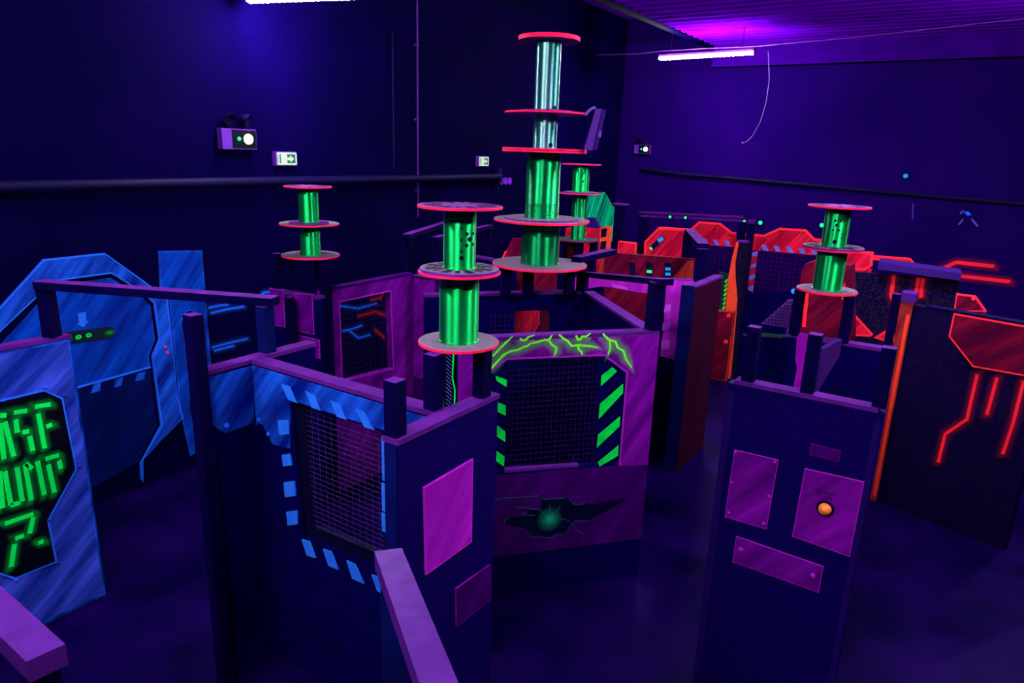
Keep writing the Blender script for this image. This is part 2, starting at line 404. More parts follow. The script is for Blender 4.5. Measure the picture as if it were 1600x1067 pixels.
# ================================================================ LED BARS
def led_bar(name, label, L=1.45, hang=.12):
    t = thing(name, label, 'lamp', (0, 0, 0), 'ultraviolet LED bars')
    m = MB(); m.box((-L/2, -.016, .02), (L/2, .016, .06)); m.box((-L/2-.012, -.03, -.012), (-L/2, .03, .062)); m.box((L/2, -.03, -.012), (L/2+.012, .03, .062)); m.build('housing', HOUS, t)
    m = MB(); m.box((-L/2, -.026, -.006), (L/2, .026, .02))
    for i in range(22):
        x = -L/2+(i+.5)*L/22
        m.lathe((x, 0, -.006), [(.027, .024), (.030, .004), (.024, -.010), (.0001, -.018)], 10)
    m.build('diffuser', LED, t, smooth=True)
    for x in (-L*.38, L*.38):
        m = MB(); m.tube([(x, 0, .055), (x, 0, .02+hang)], .004, 6); m.build('hanger', STEEL, t)
    return t
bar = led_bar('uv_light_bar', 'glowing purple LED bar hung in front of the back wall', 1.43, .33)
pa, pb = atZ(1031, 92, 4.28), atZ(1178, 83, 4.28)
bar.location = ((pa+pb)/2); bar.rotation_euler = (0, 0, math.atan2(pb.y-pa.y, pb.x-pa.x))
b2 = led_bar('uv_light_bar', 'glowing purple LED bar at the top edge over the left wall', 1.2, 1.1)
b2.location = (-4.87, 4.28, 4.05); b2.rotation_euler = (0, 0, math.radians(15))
for i, (x, yy, z, r, l) in enumerate(((-.8, -.6, 4.27, 0, 'unseen added LED bar overhead above the viewing platform'), (-3.3, .2, 4.28, 0, 'unseen added LED bar overhead before the green lettering wall'),
                       (1.3, 3.4, 4.28, 90, 'unseen added LED bar overhead beside the button wall'), (-.9, 5.9, 4.28, 0, 'unseen added LED bar overhead above the red crested walls'), (1.3, 8.3, 4.28, 60, 'unseen added LED bar overhead beyond the neon-veined wall'))):
    dup(bar, (x, yy, z), math.radians(r), l)  # unseen bars added just out of view to light the room
m = MB(); m.tube([atY(*p, 10.9) for p in ((560, 84), (700, 87), (860, 88), (1000, 84), (1034, 80), (1100, 76), (1176, 73), (1350, 57), (1600, 29), (1680, 20))], .006, 6)
tag(m.build('catenary_wire', plain('bare_wire', (.14, .03, .3), .4, .3)), 'thin wire stretched across the hall carrying the back LED bar', 'wire')
m = MB(); m.tube([atY(*p, 11.45) for p in ((1200, 80), (1201, 96), (1202, 125), (1197, 160), (1188, 190), (1176, 212), (1167, 221), (1160, 223))], .006, 6)
m.lathe(atY(1160, 223, 11.45), [(.0001, -.015), (.014, -.008), (.014, .01), (.0001, .016)], 8)
tag(m.build('dangling_cable', plain('cable_grey', (.10, .07, .2), .5), smooth=True), 'loose cable dangling below the back LED bar', 'cable')
# ================================================================ EXIT SIGNS, EMERGENCY LAMPS
def exit_sign(x, y, z, w, h, label):
    t = thing('exit_sign', label, 'sign', (x, y, z), 'lit exit signs on the left wall'); p = Pl(x, y, 90)
    m = MB(); m.prism(p, rect(-w/2-.008, w/2+.008, -h/2-.008+z, h/2+.008+z), .0, .045); m.build('housing', PURPL, t)
    m = MB(); m.prism(p, [(-w/2+.01, z-h/2), (w/2-.012, z-h/2), (w/2, z-h/2+.012), (w/2, z+h/2-.012), (w/2-.012, z+h/2), (-w/2+.01, z+h/2)], .045, .052); f = m.build('face', SIGNW, t)
    m = MB(); m.prism(p, rect(w*.02, w*.42, z-h*.36, z+h*.36), .0522, .0535); m.build('green_field', SIGNG, f)
    m = MB(); m.prism(p, [(w*.02, z-h*.12), (w*.16, z-h*.12), (w*.16, z-h*.30), (w*.36, z), (w*.16, z+h*.30), (w*.16, z+h*.12), (w*.02, z+h*.12)], .0537, .0547); m.build('arrow', SIGNW, f)
    m = MB(); m.prism(p, rect(-w*.36, -w*.30, z-h*.36, z+h*.36), .0522, .0535); m.prism(p, rect(-w*.44, -w*.42, z-h*.36, z+h*.30), .0522, .0535); m.build('pictogram', SIGNG, f)
for px, w, h, lb in ((448, .235, .115, 'lit exit sign with arrow above the left small spool tower'), (756, .22, .115, 'lit exit sign with arrow left of the tall spool tower')):
    P = atX(px, 248 if px < 500 else 252, XL+.05); exit_sign(XL+.001, P.y, P.z, w, h, lb)
def emergency(p, P, sc, label):
    t = thing('emergency_light', label, 'lamp', tuple(p.pt(p_u(p, P), P.z)), 'twin emergency lamps'); u, z = p_u(p, P), P.z
    m = MB(); m.prism(p, rect(u-.20*sc, u+.15*sc, z-.09*sc, z+.085*sc), 0, .07*sc); m.build('housing', PURPL, t)
    m = MB(); m.prism(p, rect(u-.10*sc, u+.145*sc, z-.08*sc, z+.075*sc), .07*sc, .074*sc); f = m.build('front_panel', DKG, t)
    m = MB(); m.lathe(p.pt(u+.06*sc, z, .075*sc), [(.045*sc, 0), (.042*sc, .012), (.02*sc, .02), (.0001, .022)], 18, axis=p.n); m.build('bulb', WARM, t, smooth=True)
    m = MB(); m.lathe(p.pt(u-.035*sc, z, .075*sc), [(.018*sc, 0), (.016*sc, .008), (.0001, .012)], 12, axis=p.n); m.build('indicator', GLED, t, smooth=True)
    for du, col in ((-.10, PURPL), (.055, GREY)):
        m = MB(); c = p.pt(u+du*sc, z+.17*sc, .05*sc); ax = (p.n+Vector((0, 0, -.5))+p.e*(.5 if du > 0 else -.3)).normalized()
        m.lathe(c-ax*.03*sc, [(.025*sc, 0), (.055*sc, .05*sc), (.058*sc, .07*sc), (.045*sc, .066*sc), (.0001, .055*sc)], 16, axis=ax)
        m.tube([p.pt(u+du*sc, z+.08*sc, .04*sc), c-ax*.02*sc], .012*sc, 8); m.build('spot_head', STEEL, t, smooth=True)
def p_u(p, P): return (P-p.o).dot(p.e)
emergency(Pl(XL+.001, 0, 90), atX(376, 217, XL+.05), 1.0, 'twin-spot emergency lamp with lit bulb high on the left wall')
emergency(Pl(0, YB-.001, 0), atY(1005, 233, YB-.05), .85, 'small twin-spot emergency lamp high on the back wall')
t = thing('junction_box', 'pipe end fitting with three purple discs beside the tall spool tower', 'fitting', (XL+.001, 8.1, 2.5))
m = MB(); m.box((XL+.001, 8.05, 2.46), (XL+.09, 8.13, 2.66)); m.build('housing', STEEL, t)
m = MB(); m.tube([(XL+.05, 8.09, 2.46), (XL+.05, 8.09, 2.34)], .02, 8); m.build('stub_pipe', STEEL, t, smooth=True)
for px in (782, 788.5, 795):
    m = MB(); p = Pl(XL+.001, 0, 90); c = p.q(px, 283); m.lathe(p.pt(*c, 0), [(.05, 0), (.05, .02), (.036, .024), (.03, .014), (.0001, .014)], 16, axis=p.n); m.build('disc', plain('violet_disc', (.2, .02, .6), .5) if 'violet_disc' not in MATS else MATS['violet_disc'], t, smooth=True)
# ================================================================ HATCH DOOR + PILLAR PANEL on the left wall
t = thing('hatch_door', 'large blue hexagonal hatch door painted on the left wall', 'door panel', (XL, 2.6, 0))
W0 = Pl(XL, 0, 90)
outer = W0.Q([(-60, 545), (0, 475), (66, 405), (162, 395), (244, 452), (258, 458), (270, 565), (284, 640), (222, 702), (220, 756)])
inner = W0.Q([(220, 722), (246, 664), (236, 562), (238, 548), (247, 532), (239, 475), (232, 467), (172, 427), (60, 437), (-60, 590)])
ring = outer+[W0.q(219, 747), W0.q(217, 728), W0.q(246, 664)]+inner[2:]
# frame: outer arch strip, built as quads between the outer and inner outline
oo = W0.Q([(-60, 548), (0, 478), (66, 405), (162, 395), (240, 451), (259, 462), (270, 560), (274, 610), (284, 652), (222, 716), (222, 752)])
ii = W0.Q([(-60, 598), (0, 516), (82, 439), (172, 427), (222, 458), (239, 474), (247, 530), (236, 556), (250, 664), (218, 724), (219, 748)])
m = MB()
for k in range(len(oo)-1):
    P = [oo[k], oo[k+1], ii[k+1], ii[k]]
    T = [W0.pt(*p, .022) for p in P]; B = [W0.pt(*p, .001) for p in P]
    m.quad(T, 0); m.quad([B[0], B[1], T[1], T[0]], 1); m.quad([B[2], B[3], T[3], T[2]], 1)
    a, b = Vector(oo[k]), Vector(oo[k+1]); c, d = Vector(ii[k]), Vector(ii[k+1])
    w1 = .012/max((a-c).length, .03); w2 = .012/max((b-d).length, .03)
    m.quad([W0.pt(*p, .0232) for p in (a, b, b.lerp(d, w2), a.lerp(c, w1))], 1)
    m.quad([W0.pt(*p, .0232) for p in (c, d, d.lerp(b, w2), c.lerp(a, w1))], 1)
fr = m.build('door_frame', [BLUE, BRIM], t)
k = MB()
for x, yy in ((256, 541), (259, 550)):
    k.lathe(W0.pt(*W0.q(x, yy), .023), [(.012, 0), (.010, .008), (.0001, .012)], 10, axis=W0.n)
k.build('warning_light', RLED, fr, smooth=True)
leaf = W0.Q([(-60, 612), (6, 532), (84, 446), (172, 434), (218, 462), (234, 478), (241, 530), (231, 556), (234, 572), (112, 606), (20, 640), (-60, 668)])
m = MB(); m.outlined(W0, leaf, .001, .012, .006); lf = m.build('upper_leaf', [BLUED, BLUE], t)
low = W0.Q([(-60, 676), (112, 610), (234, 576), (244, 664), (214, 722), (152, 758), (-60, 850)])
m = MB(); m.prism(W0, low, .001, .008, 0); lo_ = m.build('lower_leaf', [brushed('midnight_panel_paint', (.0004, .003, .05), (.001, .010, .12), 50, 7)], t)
m = MB(); m.stroke(W0, W0.Q([(-60, 672), (112, 607), (234, 573)]), .016, .014, d0=.001); m.build('seam', BRIM, t)
for q in ([(146, 599), (157, 596), (155, 610), (141, 614)], [(180, 591), (191, 588), (189, 602), (177, 605)], [(214, 583), (226, 580), (224, 592), (210, 596)]):
    m = MB(); m.prism(W0, W0.Q(q), .008, .011); m.build('hinge_tab', BLUE, lo_)
slot = W0.Q([(90, 524), (96, 519), (168, 510), (176, 512), (179, 518), (175, 525), (166, 529), (96, 539)])
m = MB(); m.prism(W0, slot, .012, .016, 0); sl = m.build('peep_slot', [plain('slot_black', (.004, .012, .02), .6)], t)
for c in ((170, 519), (102, 529)):
    m = MB(); m.blob(W0, W0.q(*c), .06, .0165, ry=.032); m.build('green_spray', GLG, sl)
for c in ((121, 526), (137, 523)):
    k = MB(); u, z = W0.q(*c); r = .022
    for i in range(14):
        a, b = 2*math.pi*i/14, 2*math.pi*(i+1)/14
        k.quad([W0.pt(u+rr*math.cos(q), z+rr*.8*math.sin(q), .0175) for rr, q in ((r, a), (r, b), (r*.55, b), (r*.55, a))], 0)
    k.disc(W0, (u, z), .006, .016, .0176, 0, 8); k.build('painted_eye', NEONG, sl)
m = MB(); m.prism(W0, W0.Q([(120, 489), (132, 487), (134, 502), (137, 501), (129, 511), (119, 505), (122, 504)]), .012, .016); m.build('arrow_mark', HAZB, t)
t = thing('grip_cladding', 'tall blue pillar panel with round grip cut-outs right of the hatch door', 'wall panel', (XL, 3.45, 0))
m = MB(); pil = W0.Q([(246, 392), (314, 391), (316, 420), (327, 560), (336, 680), (296, 712), (280, 640), (262, 465), (249, 452)]); m.outlined(W0, pil, .002, .02, .012)
m.build('board', [BLUED, BLUE], t)
for q in ([(287, 486), (294, 483), (304, 485), (312, 493), (313, 520), (318, 538), (300, 538), (284, 528), (278, 505)], [(290, 545), (316, 550), (320, 590), (308, 598), (294, 585), (288, 565)], [(291, 620), (324, 632), (328, 660), (300, 662), (292, 645)]):
    m = MB(); m.outlined(W0, W0.Q(q), .02, .026, .008); m.build('grip', [brushed('grip_paint%d' % q[0][1], (.0005, .006, .08), (.001, .012, .16)), BLUE], t)
# airbrushed circuit lines on the left wall
t = thing('painted_circuit', 'blue and red painted circuit lines on the dark left wall', 'wall painting', (XL, 5.2, 0))
DIMR = plain('dim_red_paint', (.22, .003, .02))
WS = Pl(XL+.002, 0, 90)
for q in ([(326, 481), (345, 477), (357, 476)], [(329, 489), (355, 483), (381, 479)], [(331, 543), (360, 535), (387, 529)], [(334, 548), (350, 544), (365, 540)],
          [(403, 466), (412, 457), (424, 456)], [(403, 481), (424, 487)], [(407, 519), (415, 512), (427, 509)], [(532, 478), (560, 482), (588, 474)], [(535, 517), (548, 515), (566, 508)], [(545, 516), (560, 528), (578, 523)]):
    m = MB(); m.stroke(WS, WS.Q(q), .020, .0015, 0, halo=.10, hm=1); m.build('blue_line', [NEONB, GLB], t)
for q in ([(580, 469), (594, 466), (599, 457)], [(560, 494), (585, 487), (601, 492)], [(585, 515), (600, 527)]):
    m = MB(); m.stroke(WS, WS.Q(q), .014, .0015, 0, halo=.10, hm=1); m.build('red_line', [DIMR, GLR], t)
t = thing('green_mural', 'sea green brush-stroked panel on the left wall behind the rear spool tower', 'wall panel', (XL, 11, 0))
m = MB(); m.prism(W0, W0.Q([(896, 376), (904, 300), (944, 300), (956, 322), (966, 323), (966, 374), (952, 377), (938, 355), (930, 340), (914, 345)]), .002, .02); m.build('board', TEALP, t)
# ================================================================ MAZE WALLS
TW = .07     # board thickness
def wall(name, label, a, b, z1=1.8, mat=NAVY, capped=True, holes=(), z0=0., thick=TW, group=None, ext=0):
    pl = Pl.thru(a, b); L = pl.len
    t = thing(name, label, 'maze barrier', (a[0], a[1], 0), group)
    m = MB(); m.prism(pl, rect(0, L, z0, z1-.022), -thick, 0, 0, 0, holes=holes); m.build('board', mat, t)
    if capped:
        A = pl.pt(-.004, 0, -thick/2); B = pl.pt(L+.004, 0, -thick/2); cap(t, A, B, z1-.022, thick+.014)
    return t, pl
# --- lettering wall (left foreground)
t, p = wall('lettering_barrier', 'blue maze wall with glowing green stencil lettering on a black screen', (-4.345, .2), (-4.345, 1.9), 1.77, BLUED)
a_ = Z0 = None
board_px = [(-60, 548), (103, 525), (132, 700), (165, 930), (80, 976), (-60, 1040)]
scr = [(-60, 628), (0, 624), (68, 608), (97, 621), (118, 727), (119, 732), (75, 812), (88, 877), (22, 904), (0, 897), (-60, 880)]
m = MB(); m.outlined(p, [q for q in [(0.02, .02), (1.69, .02), (1.69, 1.74), (0.02, 1.74)]], .0005, .006, .008); fp = m.build('face_panel', [BLUEL, BLUE], t)
m = MB(); m.outlined(p, p.Q(scr), .0062, .013, .010); sc = m.build('screen', [plain('screen_black', (.0005, .001, .006), .6), BRIM], t)
for b in ((70, 605), (99, 617), (122, 728), (76, 812), (91, 879), (24, 905)):
    k = MB(); k.lathe(p.pt(*p.q(*b), .006), [(.012, 0), (.011, .008), (.0001, .014)], 10, axis=p.n); k.build('bolt', BLUEL, sc, smooth=True)
m = MB()
def Zp(pts): return p.Q(zm(0, 600, 3.141, pts))
for q in ([(-4, 152), (27, 150)], [(-6, 190), (14, 365)], [(18, 182), (62, 352)], [(62, 138), (128, 128)], [(72, 172), (80, 235)], [(105, 235), (138, 228)], [(140, 252), (156, 325)],
          [(166, 110), (242, 96)], [(182, 142), (214, 312)], [(222, 206), (250, 196)], [(-8, 425), (8, 605)], [(18, 425), (48, 590)], [(78, 405), (105, 572)], [(48, 592), (95, 578)], [(118, 390), (148, 566)], [(122, 386), (152, 412)], [(178, 375), (212, 540)],
          [(218, 365), (284, 346)], [(232, 392), (262, 528)], [(284, 374), (294, 412)], [(18, 682), (158, 634)], [(158, 650), (140, 730)], [(70, 755), (112, 740)], [(66, 782), (50, 892)], [(182, 776), (208, 768)]):
    m.stroke(p, Zp(q), .026, .0135, 0, d0=.0128, halo=.095, hm=1)
m.build('lettering', [NEONG, GLG], sc)
# rail from the lettering wall to the blue corner
RA, RB_ = (-4.40, 1.80), (-3.07, 2.38)
t = thing('handrail', 'purple handrail bridging from the lettering wall to the blue mesh wall', 'handrail', (-3.7, 2.1, 1.77))
m = MB(); m.beam((*RA, 2.055), (*RB_, 2.055), .09, .045, 0, 1); m.build('rail', [POST, RAIL], t)
post(t, (-4.37, 1.815), 1.77, 2.055, .07, POST, 23); post(t, (-3.10, 2.33), 1.80, 2.055, .068, POSTB, 0)
# --- blue corner wall, segment along the room
P1 = Pl(-3.05, 0, 90)
t, p = wall('corner_barrier', 'short blue maze wall with ragged lower edge left of the mesh window', (-3.05, 1.912), (-3.05, 2.62), 1.8, NAVY)
m = MB(); m.prism(p, [p.q(*q) for q in [(318, 590), (385, 568)]][:0] or [(.005, 1.765), (.30, 1.765), p.q(395, 660), p.q(352, 676), p.q(314, 656), (.005, p.q(316, 655)[1])], .0005, .008); bp = m.build('painted_panel', [BLUE], t)
k = MB(); k.lathe(p.pt(*p.q(352, 664), .008), [(.014, 0), (.012, .01), (.0001, .014)], 10, axis=p.n); k.build('bolt', BRIM, bp, smooth=True)
post(t, (-3.033, 1.874), 0, 2.10, .066, POST)
# --- blue mesh window wall
Y2 = 2.19
X20, X21 = -3.049, -1.80
p = Pl.thru((X20, Y2), (X21, Y2))
win = p.Q([(455, 627), (603, 676), (606, 897), (474, 838)])
t = thing('mesh_window_barrier', 'blue hazard-striped maze wall with a wire mesh window', 'maze barrier', (X20, Y2, 0))
L = p.len
m = MB(); m.prism(p, rect(0, L, 0, 1.778), -TW, 0, 0, 0, holes=(win,)); m.build('board', NAVY, t)
m = MB(); m.beam((X20+.01, Y2+TW/2, 1.778), (X21-.002, Y2+TW/2, 1.778), TW+.014, .022); m.build('cap', RAIL, t)
up = [(.012, 1.768), (L-.02, 1.768), p.q(612, 690), p.q(603, 672), p.q(455, 624), p.q(455, 700), p.q(428, 694), p.q(411, 662), p.q(395, 660), (.012, p.q(394, 661)[1])]
m = MB(); m.prism(p, up, .0005, .007); bp = m.build('painted_panel', [BLUE], t)
for b in ((407, 655), (422, 677)):
    k = MB(); k.lathe(p.pt(*p.q(*b), .007), [(.013, 0), (.011, .009), (.0001, .013)], 10, axis=p.n); k.build('bolt', BRIM, bp, smooth=True)
for q in ([(441, 599), (455, 603), (466, 629), (452, 624)], [(479, 610), (494, 617), (503, 641), (489, 636)], [(518, 625), (532, 630), (543, 655), (528, 650)], [(557, 638), (571, 643), (586, 671), (571, 666)],
          [(436, 656), (452, 655), (454, 677), (438, 679)], [(442, 710), (455, 708), (458, 726), (444, 728)], [(445, 753), (462, 751), (464, 774), (447, 776)], [(449, 799), (466, 797), (467, 818), (451, 820)],
          [(473, 842), (485, 845), (495, 871), (481, 867)], [(506, 857), (519, 861), (530, 889), (515, 883)], [(543, 875), (556, 881), (570, 911), (552, 903)], [(582, 897), (593, 901), (601, 927), (591, 922)]):
    m = MB(); m.prism(p, p.Q(q), .001, .0085); m.build('hazard_stripe', HAZB, t)
m = MB(); wi = p.Q([(455, 627), (603, 676), (606, 897), (474, 838)])
ins = p.Q([(469, 634), (592, 676), (597, 872), (484, 826)])
m.prism(p, wi, -.06, -.022, 0, 0, holes=(ins,)); m.build('window_frame', plain('frame_black', (.0006, .0003, .016), .7), t)
m = MB(); m.grid(p, ins, .046, .0011, -.03, sz=.028); m.build('wire_mesh', WIRE, t)
m = MB()
for a, b in ((684, 752), (756, 800), (803, 832)): m.prism(p, p.Q([(592, a), (600, a+3), (601, b+3), (593.5, b)]), -.021, -.016)
m.build('side_strip', HAZB, t)
# --- purple plated wall (foreground)
X3 = -1.73
t, p = wall('plated_barrier', 'dark maze wall with two purple plates below the near spool tower', (X3, 1.87), (X3, 2.56), 1.8, NAVYS)
plate(t, p, [(660, 761), (737, 716), (735, 846), (663, 898)], [MAGP, MAGB], w=.006)
plate(t, p, [(710, 919), (764, 881), (764, 937), (711, 979)], [MAGD, MAG], w=.004)
post(t, (-1.772, 1.905), 1.80, 2.03, .062, POST)
m = MB(); e = Pl(-1.80, 1.87, 0); m.prism(e, rect(.004, .066, 0, 1.77), .0005, .006); m.build('end_board', POSTB, t)
# interior boards seen behind the near tower
t = thing('hatched_strip', 'narrow black panel with green edges and diagonal hatching under the near tower', 'board', (-1.98, 2.75, 0))
p = Pl(-1.98, 2.78, 30); m = MB(); q = p.Q([(687, 545), (714, 545), (711, 690), (690, 690)]); m.prism(p, [q[0], q[1], (q[2][0], 0), (q[3][0], 0)], -.02, 0); m.build('board', plain('panel_black', (.001, .001, .01), .6), t)
m = MB(); m.stroke(p, p.Q([(691, 548), (693, 690)]), .006, .002, 0); m.stroke(p, p.Q([(709, 548), (707, 590), (711, 610), (708, 690)]), .007, .002, 0); m.build('green_edge', NEONG, t)
m = MB()
for k in range(22):
    yy = 545+k*6; m.stroke(p, p.Q([(697, yy), (706, yy+8)]), .002, .002, 0)
m.build('hatching', LAV, t)
# --- central lightning wall: diagonal box with mesh window
LM, RM = Vector((-2.455, 3.19)), Vector((-1.585, 4.19))
dM = (RM-LM).normalized(); nM = Vector((-dM.y, dM.x))
BM = Vector((-2.60, 5.08)); AM = LM+(BM-RM)
p = Pl.thru(LM, RM); L = p.len
t = thing('lightning_barrier', 'purple maze wall with green lightning over a black wire mesh window', 'maze barrier', (LM.x, LM.y, 0))
recess = p.Q([(766, 580), (791, 560), (943, 554), (979, 581), (967, 727), (766, 743)])
hole = p.Q([(790, 562), (936, 556), (934, 728), (788, 739)])
m = MB(); m.prism(p, rect(0, L, 0, 1.79), -TW, 0, 0, 0, holes=(hole,)); m.build('board', NAVY, t)
face = [(0.003, p.q(762, 742)[1]), (0.003, 1.785), (L-.003, 1.785), (L-.003, p.q(1004, 726)[1]), recess[4], recess[3], recess[2], recess[1], recess[0]]
low = [(0.003, .30), (L-.003, .30), (L-.003, p.q(1004, 727)[1]), recess[4], (0.003, p.q(762, 744)[1])]
m = MB(); m.prism(p, face, .0005, .009, 0, 1); fp = m.build('face_panel', [MAG, MRIM], t)
m = MB(); m.stroke(p, recess[1:5], .012, .0105, 0, d0=.009); m.stroke(p, [recess[0], recess[1]], .012, .0105, 0, d0=.009); m.build('edge_line', MRIM, fp)
m = MB(); m.prism(p, low, .0005, .007); lp = m.build('lower_panel', [MAGD], t)
m = MB(); K = 6.667
def zb(q): return p.Q(zm(720, 420, K, q))
def z6(q): return p.Q(zm(740, 480, 2.809, q))
lt = [zb(q) for q in ([(330, 905), (400, 830), (470, 760), (540, 695)], [(405, 930), (440, 890), (520, 850), (590, 840), (650, 810), (690, 800), (720, 775), (800, 755), (870, 735), (910, 740), (930, 710), (950, 682)],
      [(910, 740), (940, 780), (990, 820), (985, 860), (965, 905)], [(610, 720), (640, 740), (670, 735), (700, 705), (765, 686)], [(1020, 682), (1060, 720), (1110, 750), (1150, 800), (1210, 790), (1330, 800), (1420, 815)],
      [(1210, 790), (1225, 840), (1250, 860), (1265, 905)], [(1195, 690), (1215, 735), (1240, 730), (1260, 700), (1300, 700), (1350, 664)])]
lt += [z6(q) for q in ([(72, 270), (110, 228), (140, 205)], [(565, 115), (590, 140), (620, 150), (630, 175), (655, 190), (665, 225), (690, 262)], [(595, 145), (597, 175), (588, 205)])]
zlo = p.q(860, 559)[1]+.012
for i_, q in enumerate(lt): m.stroke(p, q, .013, .0095, 0, d0=.009, halo=.11, hm=1, taper=True, clip=((zlo if i_ in (1, 2, 3, 4, 5, 6) else 0), 1.785))
m.build('lightning', [LIME, GLL], fp)
for q in ([(560, 300), (608, 262), (628, 280), (558, 345)], [(553, 425), (655, 335), (654, 375), (548, 490)], [(545, 560), (642, 478), (640, 520), (540, 615)], [(545, 680), (635, 605), (632, 650), (552, 698)],
          [(95, 300), (145, 318), (144, 350), (100, 322)], [(80, 405), (140, 430), (140, 475), (80, 445)], [(78, 498), (138, 545), (138, 590), (78, 550)], [(75, 610), (135, 655), (132, 698), (75, 655)]):
    m = MB(); m.prism(p, z6(q), .001, .006); m.build('hazard_stripe', GSTR, t)
m = MB(); m.grid(p, hole, .033, .0010, -.03, sz=.036); m.build('wire_mesh', WIRED, t)
m = MB(); m.prism(p, p.Q([(788, 735), (905, 727), (905, 731), (788, 739)]), -.05, -.004); m.build('sill', LAV if False else RAIL, t)
crk = p.Q(zm(740, 740, 7.27, [(370, 570), (345, 550), (360, 515), (400, 490), (600, 470), (590, 440), (620, 410), (760, 400), (770, 310), (740, 262), (785, 284), (1060, 270), (1090, 285), (1140, 345), (1400, 330), (1700, 270), (1700, 310), (1500, 420), (1300, 525), (1140, 540), (1060, 630), (1010, 680), (910, 685), (885, 718), (770, 718), (720, 700), (670, 712), (560, 610)]))
m = MB(); m.prism(p, crk, .007, .0085); ck = m.build('painted_breach', plain('breach_black', (.0005, .0008, .02), .7), t)
CRK = plain('crack_paint', (.02, .05, .12)); m = MB(); c = p.q(858, 810); m.blob(p, c, .10, .0095, 0); m.blob(p, c, .05, .0097, 0); m.build('green_spray', GLT, ck)
for q in ([(190, 300), (360, 272), (730, 245)], [(770, 262), (785, 284), (1030, 270)], [(1080, 285), (1140, 345), (1230, 342), (1265, 300)], [(345, 575), (355, 520), (400, 490)], [(470, 358), (525, 390), (550, 372), (640, 390), (750, 405), (800, 450)], [(560, 610), (670, 718), (735, 700), (775, 718), (890, 716), (920, 680), (1010, 675)],
          [(1060, 632), (1115, 560), (1145, 532), (1300, 524)], [(1120, 570), (1160, 635), (1240, 675), (1258, 705)], [(860, 350), (860, 450)], [(985, 350), (930, 430)], [(862, 560), (862, 635)], [(970, 510), (1040, 512), (1095, 545)], [(545, 440), (600, 445), (620, 465), (690, 468)]):
    m = MB(); m.stroke(p, p.Q(zm(740, 740, 7.27, q)), .005, .0088, 0, d0=.0068); m.build('crack_line', CRK, ck)
A3 = p.pt(0, 0, -TW/2); B3 = p.pt(L, 0, -TW/2)
m = MB(); m.beam((A3.x, A3.y, 1.79), (B3.x, B3.y, 1.79), TW+.01, .02); m.build('cap', RAIL, t)
post(t, tuple((RM+nM*.035-dM*.03)), 1.81, 2.12, .085, POST, math.degrees(math.atan2(dM.y, dM.x)))
# side and back of that box (their inner faces show)
for nm, a, b, lb, hol in (('box_side_barrier', RM-dM*.07+nM*.08, BM, 'dark maze wall joining the tall post to the rear corner of the lightning box', None), ('box_back_barrier', BM+Vector((-.02, -.02)), AM, 'dark rear wall of the lightning box with a mesh window showing red', 1)):
    q = Pl.thru(a, b); Lq = q.len
    t = thing(nm, lb, 'maze barrier', (a[0], a[1], 0))
    hs = []
    if hol:
        hs = [[q.q(761, 488), q.q(862, 484), q.q(862, 535), q.q(761, 540)]]
    m = MB(); m.prism(q, rect(0, Lq, 0, 1.78), -TW, 0, 0, 0, holes=hs); m.build('board', NAVY, t)
    A3 = q.pt(0, 0, -TW/2); B3 = q.pt(Lq, 0, -TW/2); m = MB(); m.beam((A3.x, A3.y, 1.78), (B3.x, B3.y, 1.78), TW+.02, .02); m.build('cap', RAIL, t)
    if hol:
        m = MB(); m.grid(q, hs[0], .04, .0012, -.03); m.build('wire_mesh', WIRED, t)
    else:
        m = MB(); m.prism(q, rect(.05, Lq-.1, 1.45, 1.52), 0, .03); m.build('batten', plain('batten_grey', (.012, .008, .04), .6), t)
# rails at the box
t = thing('handrail', 'purple handrail from the tall post towards the tall spool tower', 'handrail', (RM.x, RM.y, 2.12))
q = Pl.thru(RM, BM); e0 = q.pt(*q.q(1043, 446)); e1 = q.pt(*q.q(903, 431))
m = MB(); m.beam(e0, e1, .085, .04, 0, 1); m.build('rail', [POST, RAIL], t)
t = thing('handrail', 'purple handrail on a post behind the right rim of the tall spool tower', 'handrail', (BM.x, BM.y, 1.8))
e0 = atZ(900, 410, 2.06); e1 = atZ(957, 397, 2.06); m = MB(); m.beam((e0.x, e0.y, 2.06), (e1.x, e1.y, 2.06), .085, .045, 0, 1); m.build('rail', [POST, RAIL], t)
post(t, (BM.x-.02, BM.y-.01), 1.80, 2.06, .075, POST)
# ================================================================ SPOOL TOWERS
CAMD = lambda x, y: math.atan2(-y, -x)
def flange(t, c, z, r, th=.014, top=FTAN, rim=FRIM, slots=False, rid=None, name='flange'):
    m = MB(); x, y = c
    m.lathe((x, y, z), [(.001, 0), (r-.002, 0), (r, .002), (r, th-.002), (r-.002, th), (.001, th)], 72, [0, 1, 1, 1, 0])
    o = m.build(name, [top, rim], t, smooth=True)
    if slots:
        s = MB(); n = 8
        for k in range(n):
            a0 = 2*math.pi*k/n+.2; 
            for r0, r1, w in ((.46, .90, .13),):
                P = []
                for i in range(7): a = a0-w+2*w*i/6; P.append((r*r1*math.cos(a), r*r1*math.sin(a)))
                for i in range(7): a = a0+w*1.0-2*w*i/6; P.append((r*r0*math.cos(a), r*r0*math.sin(a)))
                T = [Vector((x+u, y+v, z+th+.0015)) for u, v in P]; s.tri_poly([T], 0)
            a = a0+math.pi/n
            for rr in (.62, .78):
                cx, cyy = x+r*rr*math.cos(a), y+r*rr*math.sin(a)
                s.quad([(cx+.012*math.cos(q*math.pi/5), cyy+.012*math.sin(q*math.pi/5), z+th+.0015) for q in range(10)], 0)
        s.build('slots', SLOT, o)
    return o
